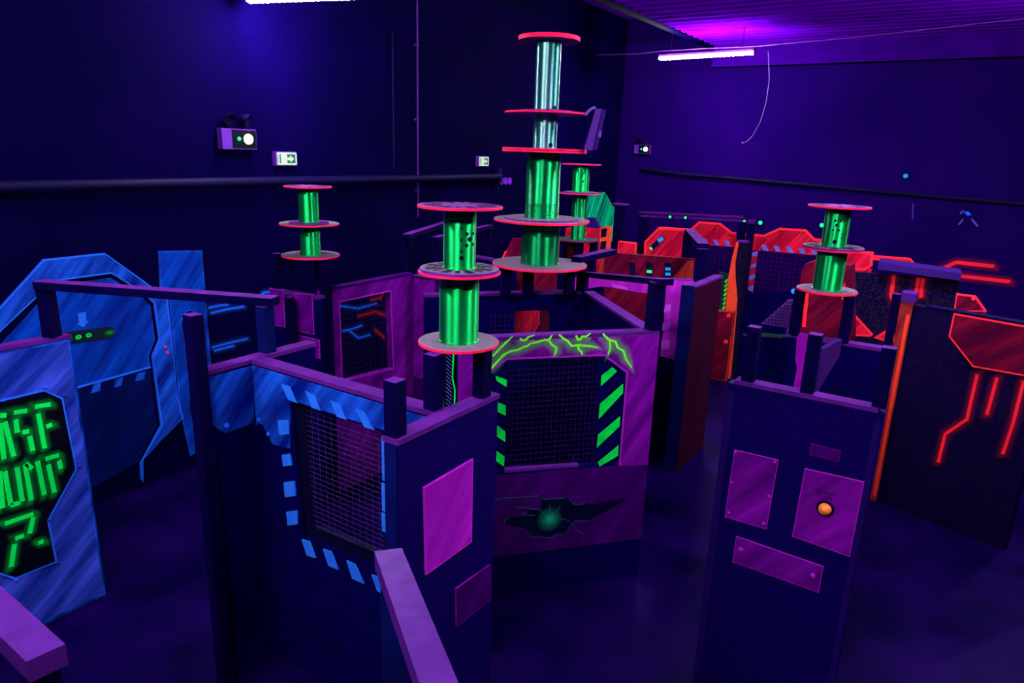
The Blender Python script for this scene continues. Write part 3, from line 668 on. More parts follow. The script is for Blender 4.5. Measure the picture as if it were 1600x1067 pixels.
def barrel(t, c, z0, z1, r, mat=BAR, holes=(), ribs=False, name='barrel'):
    m = MB(); x, y = c
    prof = [(r+.004, z0), (r+.004, z0+.006), (r, z0+.008)]
    if ribs:
        nb = 9; 
        for k in range(nb): zz = z0+.01+k*.012; prof += [(r, zz), (r+.003, zz+.004), (r, zz+.008)]
    prof += [(r, z1-.001), (r, z1)]
    m.lathe((x, y, 0), prof, 72)
    o = m.build(name, mat, t, smooth=True)
    if holes:
        s = MB(); a0 = CAMD(x, y)
        for u, v, hr in holes:    # u: -1..1 across the visible width (right positive), v: 0..1 up
            a = a0+math.asin(max(-.97, min(.97, u))); zc = z0+v*(z1-z0); P = []
            for k in range(12):
                q = 2*math.pi*k/12; aa = a+hr*math.cos(q)/r; P.append((x+(r+.0012)*math.cos(aa), y+(r+.0012)*math.sin(aa), zc+hr*math.sin(q)))
            s.quad(P, 0)
        s.build('perforations', SLOT, o)
    return o
PERF = [(.12, .20, .010), (.10, .31, .006), (.10, .50, .006), (.10, .69, .006), (.14, .80, .007), (.42, .41, .008), (.60, .51, .011), (.42, .60, .008), (.80, .60, .007), (.80, .42, .007), (.68, .93, .013)]
# near tower
N = (-1.862, 2.423)
t = thing('spool_tower', 'nearest green spool tower of two stacked cable drums with red rims', 'spool tower', (N[0], N[1], 1.8), 'green spool towers')
for q in ((-1.842, 2.222), (-1.768, 2.48)): post(t, q, 1.802, 2.05, .062, POST, name='leg')
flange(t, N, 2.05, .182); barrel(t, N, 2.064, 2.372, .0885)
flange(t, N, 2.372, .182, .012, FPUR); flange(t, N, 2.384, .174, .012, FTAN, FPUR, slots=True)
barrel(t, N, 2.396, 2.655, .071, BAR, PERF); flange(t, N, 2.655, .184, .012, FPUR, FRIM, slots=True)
# tall tower
N = (-2.786, 4.648)
t = thing('spool_tower', 'tallest green spool tower of four stacked drums in the middle', 'spool tower', (N[0], N[1], 1.8), 'green spool towers')
for q in ((-2.64, 4.88), (-2.86, 4.61), (-2.98, 4.47)): post(t, q, 1.802, 2.045, .07, POST, 50, name='leg')
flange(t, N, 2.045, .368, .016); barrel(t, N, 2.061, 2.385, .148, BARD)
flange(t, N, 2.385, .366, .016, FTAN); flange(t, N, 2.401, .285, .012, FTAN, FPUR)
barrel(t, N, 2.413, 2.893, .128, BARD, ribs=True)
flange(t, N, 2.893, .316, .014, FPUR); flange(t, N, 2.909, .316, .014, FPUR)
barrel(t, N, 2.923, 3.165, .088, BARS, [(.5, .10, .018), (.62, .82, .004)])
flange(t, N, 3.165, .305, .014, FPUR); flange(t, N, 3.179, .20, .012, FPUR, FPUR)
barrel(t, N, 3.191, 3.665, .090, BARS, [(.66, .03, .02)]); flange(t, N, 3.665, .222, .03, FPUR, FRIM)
# left tower
N = (-4.34, 3.722)
t = thing('spool_tower', 'small green spool tower standing left over the purple doorway wall', 'spool tower', (N[0], N[1], 1.8), 'green spool towers')
for q in ((-4.45, 3.605), (-4.13, 3.665), (-4.40, 3.86)): post(t, q, 0, 2.045, .055, POST, name='leg')
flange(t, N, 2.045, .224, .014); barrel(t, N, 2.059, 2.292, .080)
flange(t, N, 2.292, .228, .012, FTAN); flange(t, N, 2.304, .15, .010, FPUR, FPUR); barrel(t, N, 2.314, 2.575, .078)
flange(t, N, 2.575, .182, .012, FPUR, FRIM, slots=True)
# rear tower
N = (-3.335, 6.29)
t = thing('spool_tower', 'distant green spool tower partly hidden behind the tallest one', 'spool tower', (N[0], N[1], 1.8), 'green spool towers')
for q in ((-3.45, 6.2), (-3.27, 6.22), (-3.18, 6.35)): post(t, q, 0, 2.045, .06, POST, name='leg')
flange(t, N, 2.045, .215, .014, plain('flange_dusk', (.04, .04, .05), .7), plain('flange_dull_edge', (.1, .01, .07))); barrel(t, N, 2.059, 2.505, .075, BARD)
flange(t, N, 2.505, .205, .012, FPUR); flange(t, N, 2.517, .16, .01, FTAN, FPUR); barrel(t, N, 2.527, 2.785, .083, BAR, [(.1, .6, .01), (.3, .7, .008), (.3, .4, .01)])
flange(t, N, 2.785, .195, .012, FPUR, FRIM)
# right tower
N = tuple(atZ(1292, 451, 2.115))[:2]
t = thing('spool_tower', 'right-hand green spool tower of two drums before the red walls', 'spool tower', (N[0], N[1], 1.8), 'green spool towers')
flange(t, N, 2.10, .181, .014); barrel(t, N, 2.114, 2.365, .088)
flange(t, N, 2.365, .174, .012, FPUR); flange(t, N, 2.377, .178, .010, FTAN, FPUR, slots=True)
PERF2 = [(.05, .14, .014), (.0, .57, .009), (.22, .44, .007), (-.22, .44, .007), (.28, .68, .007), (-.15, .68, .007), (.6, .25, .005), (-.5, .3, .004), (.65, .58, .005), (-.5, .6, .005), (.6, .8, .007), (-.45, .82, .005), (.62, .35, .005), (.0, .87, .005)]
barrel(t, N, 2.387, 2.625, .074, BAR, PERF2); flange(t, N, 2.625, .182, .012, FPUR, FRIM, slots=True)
YR = 4.72
RT = t
for px in (1249, 1325):
    c = atZ(px, 515 if px < 1300 else 525, 1.8); post(t, (c.x, YR-.0), 1.802, 2.10, .06, POST, name='leg')
# purple device hung on the tall tower
t = thing('flood_lamp', 'slanted purple boxy device clipped to the rims of the tallest spool tower', 'device', (-2.48, 4.72, 2.9))
q = Pl(-2.50, 4.62, math.degrees(YAW)); 
m = MB(); m.prism(q, q.Q([(931, 170), (940, 170), (925, 235), (912, 234)]), -.05, .02); m.build('housing', PURPL, t)
m = MB(); m.prism(q, q.Q([(941, 171), (947, 172), (933, 233), (926, 235)]), -.05, .012); m.build('side_rail', plain('violet_plastic', (.03, .005, .16), .5), t)
m = MB(); m.tube([q.pt(*q.q(914, 179), 0), q.pt(*q.q(924, 170), 0), q.pt(*q.q(930, 168), -.01)], .010, 8); m.build('bracket', plain('bracket_lilac', (.18, .08, .4), .4), t, smooth=True)
m = MB(); m.prism(q, q.Q([(936, 205), (940, 205), (938, 215), (933, 213)]), -.02, .03); m.build('knob', plain('knob_violet', (.2, .03, .45), .4), t)
# ================================================================ LEFT-MIDDLE PURPLE WALLS
t, p = wall('plate_stack_barrier', 'low purple-plated maze wall under the left spool tower', (-4.56, 3.49), (-4.08, 3.545), 1.78, NAVY)
Z8 = lambda q: zm(400, 380, 4.446, q)
plate(t, p, Z8([(100, 310), (195, 325), (208, 585), (120, 565)]), [MAG, MRIM], bolts=Z8([(130, 552)]), w=.004, bm=SLOT)
plate(t, p, Z8([(265, 345), (395, 358), (408, 635), (282, 610)]), [MAG, MRIM], bolts=Z8([(376, 368), (393, 614)]), w=.004, bm=SLOT)
plate(t, p, Z8([(290, 635), (445, 672), (449, 802), (310, 770)]), [MAG, MRIM], w=.004)
t = thing('fence_post', 'square dark post standing in front of the purple plates', 'post', (-4.2, 3.32, 0)); post(t, tuple(atZ(452, 462, 1.78))[:2], 0, 1.77, .055, POST)
t = thing('fence_post', 'tall dark post beside the purple doorway wall', 'post', (-4.0, 3.62, 0)); c = atZ(511, 452, 1.8); post(t, (c.x+.02, c.y-.03), 0, 2.04, .065, POST)
t = thing('fence_post', 'thin dark post rising at the far left of the left spool tower', 'post', (-4.5, 3.56, 0)); c = atZ(426, 448, 1.8); post(t, (c.x, c.y+.06), 0, 2.06, .055, POST)
p = Pl.thru((-4.19, 3.70), (-4.19, 4.76)); L = p.len
t = thing('doorway_barrier', 'purple maze wall with a dark window showing painted circuit lines', 'maze barrier', (-4.19, 3.7, 0))
hole = p.Q(Z8([(578, 408), (935, 330), (955, 870), (600, 965)]))
m = MB(); m.prism(p, rect(0, L, 0, 1.78), -TW, 0, 0, 0, holes=(hole,)); m.build('board', MAG, t)
A3 = p.pt(0, 0, -TW/2); B3 = p.pt(L, 0, -TW/2); cap(t, A3, B3, 1.78, TW+.01, .02, MAGD)
m = MB(); m.stroke(p, hole+[hole[0]], .012, .002, 0); m.build('edge_line', MRIM, t)
m = MB(); m.grid(p, hole, .05, .001, -.04); m.build('wire_mesh', WIRED, t)
t, p = wall('side_barrier', 'plum coloured maze wall adjoining the purple doorway wall', (-4.189, 4.765), (-3.93, 4.765), 1.78, MAGD)
m = MB(); zl = p.q(655, 590)[1]; m.prism(p, [(0.002, 1.77), (p.len-.004, 1.77), (p.len-.004, zl+.08), (p.len*.5, zl), (.002, zl)], .0005, .007); m.build('painted_panel', MAG, t)
t, p = wall('low_sill_barrier', 'low purple maze wall below the dark doorway window', (-3.62, 3.05), (-3.62, 3.55), 1.1, MAGD) if False else (None, None)
# handrails far left of the near tower
C0 = (-4.15, 4.83)
t = thing('handrail', 'sloping purple handrail behind the top drum of the nearest spool tower', 'handrail', (*C0, 1.8))
e0 = atZ(634, 366, 2.1); e1 = atZ(700, 345, 2.1); m = MB(); m.beam((e0.x, e0.y, 2.06), (e1.x, e1.y, 2.06), .08, .04, 0, 1); m.build('rail', [POST, RAIL], t)
for f in (.06, .96):
    c = e0.lerp(e1, f); post(t, (c.x, c.y), 0, 2.06, .065, POST)
t = thing('handrail', 'purple handrail on posts between the nearest and the tallest spool towers', 'handrail', (-4.3, 5.8, 0))
e0 = atZ(680, 370, 2.1); e1 = atZ(766, 351, 2.1); m = MB(); m.beam((e0.x, e0.y, 2.06), (e1.x, e1.y, 2.06), .075, .04, 0, 1); m.build('rail', [POST, RAIL], t)
for f in (.05, .97):
    c = e0.lerp(e1, f); post(t, (c.x, c.y), 0, 2.06, .065, POST)
e0 = atZ(738, 399, 1.8); e1 = atZ(800, 411, 1.8)
t, p = wall('far_dark_barrier', 'dark capped maze wall left behind the tallest spool tower', tuple(e0)[:2], tuple(e1)[:2], 1.8, NAVY)
# red panels seen past and through the lightning box
t = thing('red_panel_barrier', 'dull red brushed maze wall behind the lower drum of the tallest tower', 'maze barrier', (-3.8, 6.4, 0))
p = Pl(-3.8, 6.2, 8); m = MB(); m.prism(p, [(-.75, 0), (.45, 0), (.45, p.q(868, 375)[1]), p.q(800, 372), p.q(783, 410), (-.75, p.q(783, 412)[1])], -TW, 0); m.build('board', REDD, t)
m = MB(); m.stroke(p, p.Q([(791, 392), (783, 408)]), .02, .002, 0); m.stroke(p, p.Q([(765, 441), (783, 435)]), .02, .002, 0); m.build('edge_line', RRIM, t)
m = MB(); m.outlined(p, p.Q([(780, 486), (843, 484), (844, 505), (832, 524), (768, 524)]), .001, .012, .014); m.build('plate', [RED, RRIM], t)
# ================================================================ MAGENTA BARRIER right of the box
a = atZ(897, 431, 1.8); b = atZ(1084, 438, 1.8)
p = Pl.thru(a, b); L = p.len
t = thing('magenta_window_barrier', 'bright magenta maze wall with hazard stripes and an open window', 'maze barrier', (a.x, a.y, 0))
hole = p.Q([(944, 449), (1036, 458), (1034, 512), (946, 505)])
m = MB(); m.prism(p, rect(0, L, 0, 1.79), -TW, 0, 0, 0, holes=(hole,)); m.build('board', NAVY, t)
Z9 = lambda q: zm(940, 380, 3.811, q)
m = MB(); m.prism(p, [p.q(893, 433), p.q(1084, 439), p.q(1080, 460)]+p.Q(Z9([(485, 680), (430, 690), (348, 672), (370, 500), (378, 310), (355, 310), (245, 295), (0, 255)]))+[p.q(893, 455)], .0005, .010); m.build('painted_panel', MAGB, t)
for q in ([(55, 240), (150, 262), (155, 275), (75, 262)], [(350, 270), (375, 275), (375, 308), (350, 305)], [(378, 365), (412, 362), (408, 400), (368, 412)], [(362, 470), (408, 468), (404, 505), (356, 520)], [(355, 580), (405, 575), (400, 625), (352, 632)]):
    m = MB(); m.prism(p, p.Q(Z9(q)), .010, .013); m.build('hazard_stripe', plain('pale_magenta_tape', (.6, .07, .8)) if 'pale_magenta_tape' not in MATS else MATS['pale_magenta_tape'], t)
for c in ((1046, 553), (1060, 548)):
    k = MB(); k.lathe(p.pt(*p.q(*c), .010), [(.016, 0), (.013, .012), (.0001, .016)], 10, axis=p.n); k.build('bolt', MAGB, t, smooth=True)
cap(t, p.pt(0, 0, -TW/2), p.pt(L, 0, -TW/2), 1.79, TW, .012, RAIL)
# dull red wall behind
p = Pl(-3.0, 7.35, 7)
t = thing('lamp_slot_barrier', 'dark red maze wall with green and blue lit slots', 'maze barrier', (-3.0, 7.35, 0))
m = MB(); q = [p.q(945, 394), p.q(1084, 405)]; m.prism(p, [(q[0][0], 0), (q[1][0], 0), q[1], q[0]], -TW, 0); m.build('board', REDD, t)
m = MB(); m.prism(p, [p.q(1046, 440), p.q(1084, 440), p.q(1084, 407), p.q(1075, 407)], .001, .006); m.build('rust_corner', RUST, t)
for x, col in ((988, SLOT), (1015, GLED), (1044, CLED)):
    k = MB(); k.prism(p, p.Q([(x-5, 410), (x+5, 411), (x+5, 432), (x-5, 431)]), .001, .01); s_ = k.build('slot', SLOT, t)
    if col is not SLOT:
        for dy in ((424,) if col is GLED else (420, 428)):
            k = MB(); k.prism(p, p.Q([(x-4, dy-2.5), (x+4, dy-2), (x+4, dy+2.5), (x-4, dy+2)]), .01, .014); k.build('lamp', CLED if col is CLED else plain('slot_green_led', (.05, .6, .2), .5, emit=(.01, .5, .12), es=.7), s_)
# ================================================================ RED CREST WALLS
p = Pl(-3.4, 8.75, 3)
t = thing('tool_rack_barrier', 'red hexagon-topped maze wall with a slanted blue light strip', 'maze barrier', (-3.4, 8.75, 0))
m = MB(); q = p.Q([(1007, 377), (1029, 355), (1076, 358), (1082, 372), (1082, 440), (1007, 440)]); q2 = q[:4]+[(q[4][0], 0), (q[5][0], 0)]
m.outlined(p, q2, -TW, 0, .03); m.build('board', [RED, RRIM], t)
m = MB(); m.prism(p, p.Q([(1016, 385), (1034, 368), (1039, 372), (1021, 391)]), .001, .02); s_ = m.build('strip_holder', SLOT, t)
m = MB(); m.prism(p, p.Q([(1028, 374), (1035, 369), (1038, 374), (1031, 379)]), .02, .03); m.build('blue_lamp', CLED, s_)
m = MB(); m.prism(p, p.Q([(1015, 387), (1018, 385), (1021, 389), (1019, 391)]), .02, .03); m.build('green_lamp', MATS['slot_green_led'], s_)
p = Pl(-3.0, 9.8, 0)
def crest(name, label, poly, hole, stripes, bolts, x0, x1):
    t = thing(name, label, 'maze barrier', (x0, 9.8, 0), 'red crested window walls')
    q = p.Q(poly); h = p.Q(hole); zt = q[0][1]
    out = [(q[0][0], 0)]+q+[(q[-1][0], 0)]
    m = MB(); m.prism(p, out, -TW, 0, 0, 0, holes=(h,)); m.build('board', RED if False else NAVY, t)
    top = q+[(q[-1][0], h[1][1]), h[1], h[0], (q[0][0], h[0][1])] if False else q+[p.q(poly[-1][0], hole[1][1]), h[1], h[0], p.q(poly[0][0], hole[0][1])]
    m = MB(); m.prism(p, top, .0005, .012); cr_ = m.build('crest_panel', RED, t)
    m = MB(); m.stroke(p, q, .03, .013, 0, d0=.0005); m.build('edge_line', RRIM, t)
    for c in bolts:
        k = MB(); k.lathe(p.pt(*p.q(*c), .012), [(.022, 0), (.02, .015), (.0001, .02)], 10, axis=p.n); k.build('bolt', RUST, cr_, smooth=True)
    for s_ in stripes:
        k = MB(); k.prism(p, p.Q(s_), .012, .016); k.build('hazard_stripe', LAV, t)
    m = MB(); m.grid(p, h, .06, .0022, -.03); m.build('wire_mesh', plain('red_lit_wire', (.04, .001, .03), .5) if 'red_lit_wire' not in MATS else MATS['red_lit_wire'], t)
    return t
Zc = lambda q: zm(1020, 340, 6.667, q)
crest('crested_barrier', 'red crested maze wall with mesh window, left one of the far pair', Zc([(330, 230), (400, 125), (485, 50), (700, 65), (820, 158), (872, 165)]), Zc([(560, 285), (835, 305), (800, 640), (560, 620)]),
      [Zc(s) for s in ([(515, 213), (555, 217), (580, 275), (540, 270)], [(625, 225), (668, 228), (695, 290), (655, 285)], [(745, 236), (790, 240), (815, 298), (770, 294)], [(418, 255), (450, 290), (400, 300)], [(335, 330), (340, 365), (308, 360)])], Zc([(492, 88), (682, 108), (808, 182)]), -3.3, -2.2)
Zd = lambda q: zm(1130, 340, 4.85, q)
ta = crest('crested_barrier', 'red crested maze wall with mesh window, directly left of the right spool tower', Zd([(135, 122), (310, 138), (430, 85), (625, 98), (690, 165), (800, 175)]), Zd([(265, 248), (790, 292), (780, 560), (235, 560)]),
      [Zd(s) for s in ([(288, 203), (325, 206), (345, 250), (308, 247)], [(384, 212), (420, 215), (436, 258), (402, 255)], [(476, 219), (516, 222), (535, 268), (498, 265)], [(570, 230), (610, 234), (628, 276), (592, 272)], [(664, 238), (700, 242), (720, 282), (684, 279)])], Zd([(432, 103), (610, 115), (325, 155)]), -2.4, -1.3)
m = MB(); m.prism(p, p.Q(Zd([(225, 255), (266, 252), (225, 575), (180, 528)])), .001, .012); sp_ = m.build('stripe_panel', plain('crimson_panel', (.35, .004, .03)), ta)
for s_ in ([(220, 268), (266, 250), (264, 282), (215, 298)], [(208, 360), (255, 338), (250, 372), (203, 388)], [(197, 444), (245, 422), (240, 458), (190, 475)], [(182, 530), (232, 508), (228, 545), (200, 555)]):
    k = MB(); k.prism(p, p.Q(Zd(s_)), .012, .016); k.build('hazard_stripe', LAV, sp_)
# dark uprights between crests
for px, yt, lb in ((1154, 346, 'dark upright post between the two red crested walls, left one'), (1168, 348, 'dark upright post between the two red crested walls, right one')):
    c = atY(px, 400, 9.55); z = atY(px, yt, 9.55).z; t = thing('fence_post', lb, 'post', (c.x, 9.55, 0)); post(t, (c.x, 9.55), 0, z, .085, POST)
# far double rails with green beacons
t = thing('handrail', 'far pair of thin purple rails behind the red hexagon wall', 'handrail', (-3.5, 10.1, 0))
for (a, b), w in ((((999, 333), (1161, 341)), .05), (((1004, 339), (1180, 347)), .05)):
    e0 = atY(*a, 10.2); e1 = atY(*b, 10.2); m = MB(); m.beam(e0, e1, w, .03); m.build('rail', RAIL, t)
for x in (1003, 1158): c = atY(x, 345, 10.25); post(t, (c.x, 10.25), 0, 2.05, .06, POST)
BE = [((1047, 339), GLED, 'green beacon at the left on the far purple rails'), ((1071, 340), GLED, 'second green beacon from the left on the far purple rails'), ((1163, 346), GLED, 'dim green beacon at the right end of the far rails'), ((1188, 348), GLED, 'round green beacon right of the far purple rails'), ((1284, 352), GLED, 'green beacon glowing left of the right spool tower'), ((1240, 455), BLED, 'blue beacon glowing below left of the right spool tower'), ((1415, 275), CLED, 'blue beacon high on the back wall at the right')]
for i, (c, mt, lb) in enumerate(BE):
    yy = 10.15 if i < 3 else (11.96 if i != 5 else 9.5); P = atY(*c, yy)
    t = thing('beacon_light', lb, 'lamp', tuple(P), 'small beacon lights')
    m = MB(); m.lathe(P+Vector((0, .03, 0)), [(.045, 0), (.045, .02), (.035, .03)], 14, axis=(0, -1, 0)); m.build('base', STEEL, t, smooth=True)
    r_ = .02 if i < 3 else .033
    m = MB(); m.lathe(P, [(r_, 0), (r_*.9, .014), (r_*.5, .026), (.0001, .03)], 14, axis=(0, -1, 0)); m.build('dome', mt, t, smooth=True)
# pillars / fragments at the far left of the crests
for px, yt, yd, w, lb in ((965, 320, 9.3, .12, 'dark capped pillar in front of the green mural'),):
    c = atY(px, 380, yd); z = atY(px, yt, yd).z; t = thing('pillar', lb, 'pillar', (c.x, yd, 0)); post(t, (c.x, yd), 0, z, w, POST)
    m = MB(); m.box((c.x-.1, yd-.1, z), (c.x+.1, yd+.1, z+.02)); m.build('cap', RAIL, t)
p = Pl(-4.2, 8.3, 0)
t = thing('red_cabinet_barrier', 'small glowing red maze box below the green mural', 'maze barrier', (-4.2, 8.3, 0))
m = MB(); q = p.Q([(884, 356), (938, 357)]); m.prism(p, [(q[0][0], 0), (q[1][0], 0), q[1], q[0]], -.35, 0); m.build('board', RED, t)
q0, q1 = q[1][0], p.q(954, 355)[0]
m = MB(); m.prism(p, p.Q([(938, 357), (953, 353), (951, 392), (936, 392)]), -.06, .001); fs = m.build('side_frame', ORANGE, t)
m = MB(); m.prism(p, p.Q([(940, 358), (949, 356), (947, 370), (939, 371)]), .001, .006); m.prism(p, p.Q([(939, 377), (948, 376), (946, 389), (938, 389)]), .001, .006); m.build('dark_window', SLOT, fs)
m = MB(); m.prism(p, p.Q([(912, 355), (915, 340), (929, 340), (936, 357)]), -.05, -.01); m.build('purple_gable', plain('violet_board', (.02, .004, .13)), t)
m = MB(); m.prism(p, p.Q([(884, 377), (890, 377), (890, 384), (884, 384)]), .001, .01); m.build('blue_tile', HAZB, t)
p = Pl(-3.9, 7.9, 5)
t = thing('low_red_barrier', 'small plain red maze wall left of the hexagon-topped red wall', 'maze barrier', (-3.9, 7.9, 0))
m = MB(); q = p.Q([(966, 377), (993, 380)]); m.outlined(p, [(q[0][0], .02), (q[1][0], .02), q[1], q[0]], -TW, 0, .012); m.build('board', [RED, RRIM], t)
p = Pl(-3.9, 7.7, 0)
t = thing('orange_cut_barrier', 'orange painted cut-out board glimpsed left of the dark red lamp-slot wall', 'maze barrier', (-3.9, 7.7, 0))
m = MB(); m.prism(p, p.Q([(936, 400), (952, 400), (951, 424), (938, 424)]), -.05, 0); q = p.q(944, 425); m.prism(p, rect(q[0]-.08, q[0]+.06, 0, q[1]), -.05, -.002); m.build('board', RUST, t)
c = atY(1003, 380, 9.0); t = thing('fence_post', 'dark thick post left of the red hexagon-topped wall', 'post', (c.x, 9.0, 0)); post(t, (c.x, 9.0), 0, atY(1000, 337, 9.0).z, .11, POST)
# braced post set right of the magenta wall
c0 = atZ(1077, 365, 2.06); c1 = atZ(1098, 390, 2.02)
t = thing('handrail', 'dark braced handrail in front of the red hexagon-topped wall', 'handrail', (c0.x, c0.y, 0))
m = MB(); m.beam((c0.x, c0.y, 2.06), (c1.x, c1.y, 2.03), .11, .05, 0, 1); m.build('rail', [POST, RAIL], t)
post(t, (c0.x, c0.y), 0, 2.06, .10, POST); post(t, (c1.x, c1.y), 0, 2.03, .10, POST)
# --- dark wall right of magenta barrier
a = atZ(1086, 447, 1.8); 
t, p = wall('maroon_barrier', 'maroon maze wall with a dark front edge beside the magenta wall', (-1.96, 5.95), (-1.96, 6.72), 1.8, plain('maroon_paint', (.022, .0004, .013)))
m = MB(); e = Pl(-2.085, 5.945, 0); m.prism(e, rect(0, .12, 0, 1.80), -.06, .001); m.build('end_board', POSTB, t)
p = Pl(-2.05, 9.3, 0)
t = thing('hatched_board', 'dark green hatched panel left of the orange pillar', 'panel', (-2.4, 9.3, 0))
m = MB(); q = p.Q([(1122, 424), (1142, 430), (1136, 486), (1118, 486)]); m.prism(p, [(q[3][0], 0), (q[2][0], 0)]+[q[2], q[1], q[0], q[3]], -.04, 0); m.build('board', plain('bottle_green', (.001, .035, .03), .6), t)
m = MB()
for k in range(7): m.stroke(p, p.Q([(1138-k*.8, 436+k*7), (1133-k*.6, 441+k*7)]), .03, .002, 0)
m.build('hatching', LIME, t)
p = Pl(-2.3, 9.05, 0)
t = thing('bolted_red_barrier', 'low dull red maze wall with two bolts beside the orange pillar', 'maze barrier', (-2.5, 9.05, 0))
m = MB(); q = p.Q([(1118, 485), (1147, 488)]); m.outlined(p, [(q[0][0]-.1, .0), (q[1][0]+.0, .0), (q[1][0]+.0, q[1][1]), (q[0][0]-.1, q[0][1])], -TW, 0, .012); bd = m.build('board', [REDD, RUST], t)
for c in ((1139, 493), (1134, 534)):
    k = MB(); k.lathe(p.pt(*p.q(*c), 0), [(.03, 0), (.025, .03), (.0001, .035)], 10, axis=p.n); k.build('bolt', RRIM, bd, smooth=True)
# --- orange pillar
t = thing('orange_pillar', 'maze pillar with a bright orange curved edge and sooty side', 'maze barrier', (-2.3, 9.2, 0))
p = Pl(-2.1, 9.22, 0); pr = [p.q(x, yy) for x, yy in ((1151, 378), (1153.5, 379), (1148, 412), (1148.5, 436), (1151.5, 467), (1149, 500), (1141, 592), (1130, 592), (1134, 485), (1138, 436), (1144, 403))]
m = MB(); m.prism(p, pr, -.03, .012); m.build('curved_edge', ORANGE, t)
q = Pl(-1.98, 8.06, 90); 
a = p.q(1150, 379); b = p.q(1166, 382); m = MB(); m.prism(p, [(a[0], 0), (b[0], 0), b, a], -.25, -.035); m.build('board', SOOT, t)
m = MB(); P0 = p.pt(a[0], a[1], -.035); P1_ = p.pt(b[0], b[1], -.035); m.beam((P0.x, P0.y+.05, a[1]+.002), (P1_.x, P1_.y+.05, a[1]+.002), .14, .02); m.build('cap', RAIL, t)
# ================================================================ RIGHT BOX
YF = 3.49
p = Pl.thru((-.925, YF), (-.20, YF)); L = p.len
t = thing('button_barrier', 'dark maze wall with purple plates and an orange push button', 'maze barrier', (-.9, YF, 0))
m = MB(); m.prism(p, rect(0, L, 0, 1.78), -TW, 0); m.build('board', NAVYS, t)
cap(t, p.pt(.03, 0, -TW/2), p.pt(L-.03, 0, -TW/2), 1.78, TW+.01, .022, RAIL)
m = MB(); m.prism(p, rect(.005, .035, 0, 1.74), .0005, .004); m.prism(p, rect(L-.035, L-.006, 0, 1.74), .0005, .004); m.build('painted_lit_edge', plain('violet_lit_edge', (.010, .0005, .08), .6), t)  # lit edge strip painted down both sides of the board
plate(t, p, [(1148, 702), (1217, 718), (1198, 826), (1133, 807)], [MAG, MRIM], bolts=((1150, 706), (1211, 721), (1144, 752), (1202, 774), (1139, 800), (1194, 817)), w=.003)
pb_ = plate(t, p, [(1258, 731), (1351, 752), (1328, 869), (1238, 837)], [MAG, MRIM], w=.004)
plate(t, p, [(1267, 692), (1314, 704), (1311, 721), (1265, 710)], [MAGD, MAG], w=.002, name='small_plate')
plate(t, p, [(1151, 837), (1287, 884), (1280, 925), (1145, 877)], [MAG, MRIM], bolts=((1158, 857), (1271, 898)), w=.003, br=.014)
c = p.q(1290, 793); m = MB(); m.lathe(p.pt(*c, .009), [(.042, 0), (.042, .004), (.036, .006)], 24, axis=p.n); m.build('button_collar', plain('collar_black', (.002, .0005, .02), .6), pb_, smooth=True)
m = MB(); m.lathe(p.pt(*c, .013), [(.030, 0), (.030, .012), (.026, .024), (.016, .033), (.0001, .037)], 24, axis=p.n); m.build('push_button', ORB, pb_, smooth=True)
def text(body, pl, px, size, mat, parent, name):
    cu = bpy.data.curves.new(name, 'FONT'); cu.body = body; cu.size = size; cu.align_x = 'CENTER'; cu.align_y = 'CENTER'; cu.extrude = .0006
    tmp = bpy.data.objects.new(name, cu); COL.objects.link(tmp)
    dg = bpy.context.evaluated_depsgraph_get(); me = bpy.data.meshes.new_from_object(tmp.evaluated_get(dg)); bpy.data.objects.remove(tmp)
    u, z = pl.q(*px); M = Matrix(((pl.e.x, 0, pl.n.x), (pl.e.y, 0, pl.n.y), (0, 1, 0))).to_4x4()
    org = Vector(parent['_o']); me.transform(Matrix.Translation(pl.pt(u, z, .0105)-org) @ M); me.materials.clear(); me.materials.append(mat)
    o = bpy.data.objects.new(name, me); COL.objects.link(o); o.parent = parent; return o
text("DON'T", p, (1291, 769), .030, INK, pb_, 'caption'); text("PUSH", p, (1289, 776), .030, INK, pb_, 'caption')
for px in (1177, 1273, 1389):
    c = p.q(px, {1177: 512, 1273: 524, 1389: 545}[px]); P = p.pt(c[0], 0, -.035); post(t, (P.x, P.y), 1.802, c[1], .06, POST)
a = atZ(1247, 513, 1.8); b = atZ(1397, 538, 1.8)
t, p = wall('box_rear_barrier', 'dark maze wall carrying the right spool tower legs', (a.x, YR), (b.x, YR), 1.8, NAVY)
m = MB(); m.prism(p, p.Q([(1246, 520), (1268, 523), (1262, 570), (1252, 611), (1238, 612), (1246, 575), (1243, 563)]), .001, .008); m.build('painted_strip', MAGP, t)
t = thing('triangle_wedge', 'purple triangular brace inside the box behind the button wall', 'wedge', (-.55, 4.2, 0))
q = Pl.thru((-.62, 3.95), (-.50, 4.60)); m = MB(); m.prism(q, q.Q([(1277, 613), (1288, 545), (1316, 530), (1312, 556)]), -.03, 0); m.prism(q, [(0.0, 0), (.12, 0), q.q(1283, 600), q.q(1277, 613)], -.03, -.004); m.build('board', plain('violet_wedge', (.035, .004, .11), .6), t)  # flat board cut as a violet triangle, with a foot to the floor
t, p = wall('ledge_barrier', 'dark maze wall with a dim green strip left of the right spool tower', tuple(atZ(1165, 520, 1.75))[:2], tuple(atZ(1247, 522, 1.75))[:2], 1.75, NAVY, False)
m = MB(); m.prism(p, p.Q([(1184, 519), (1222, 523), (1222, 528), (1184, 525)]), .001, .006); m.build('green_strip', plain('dim_green_paint', (.02, .08, .04), .6), t)
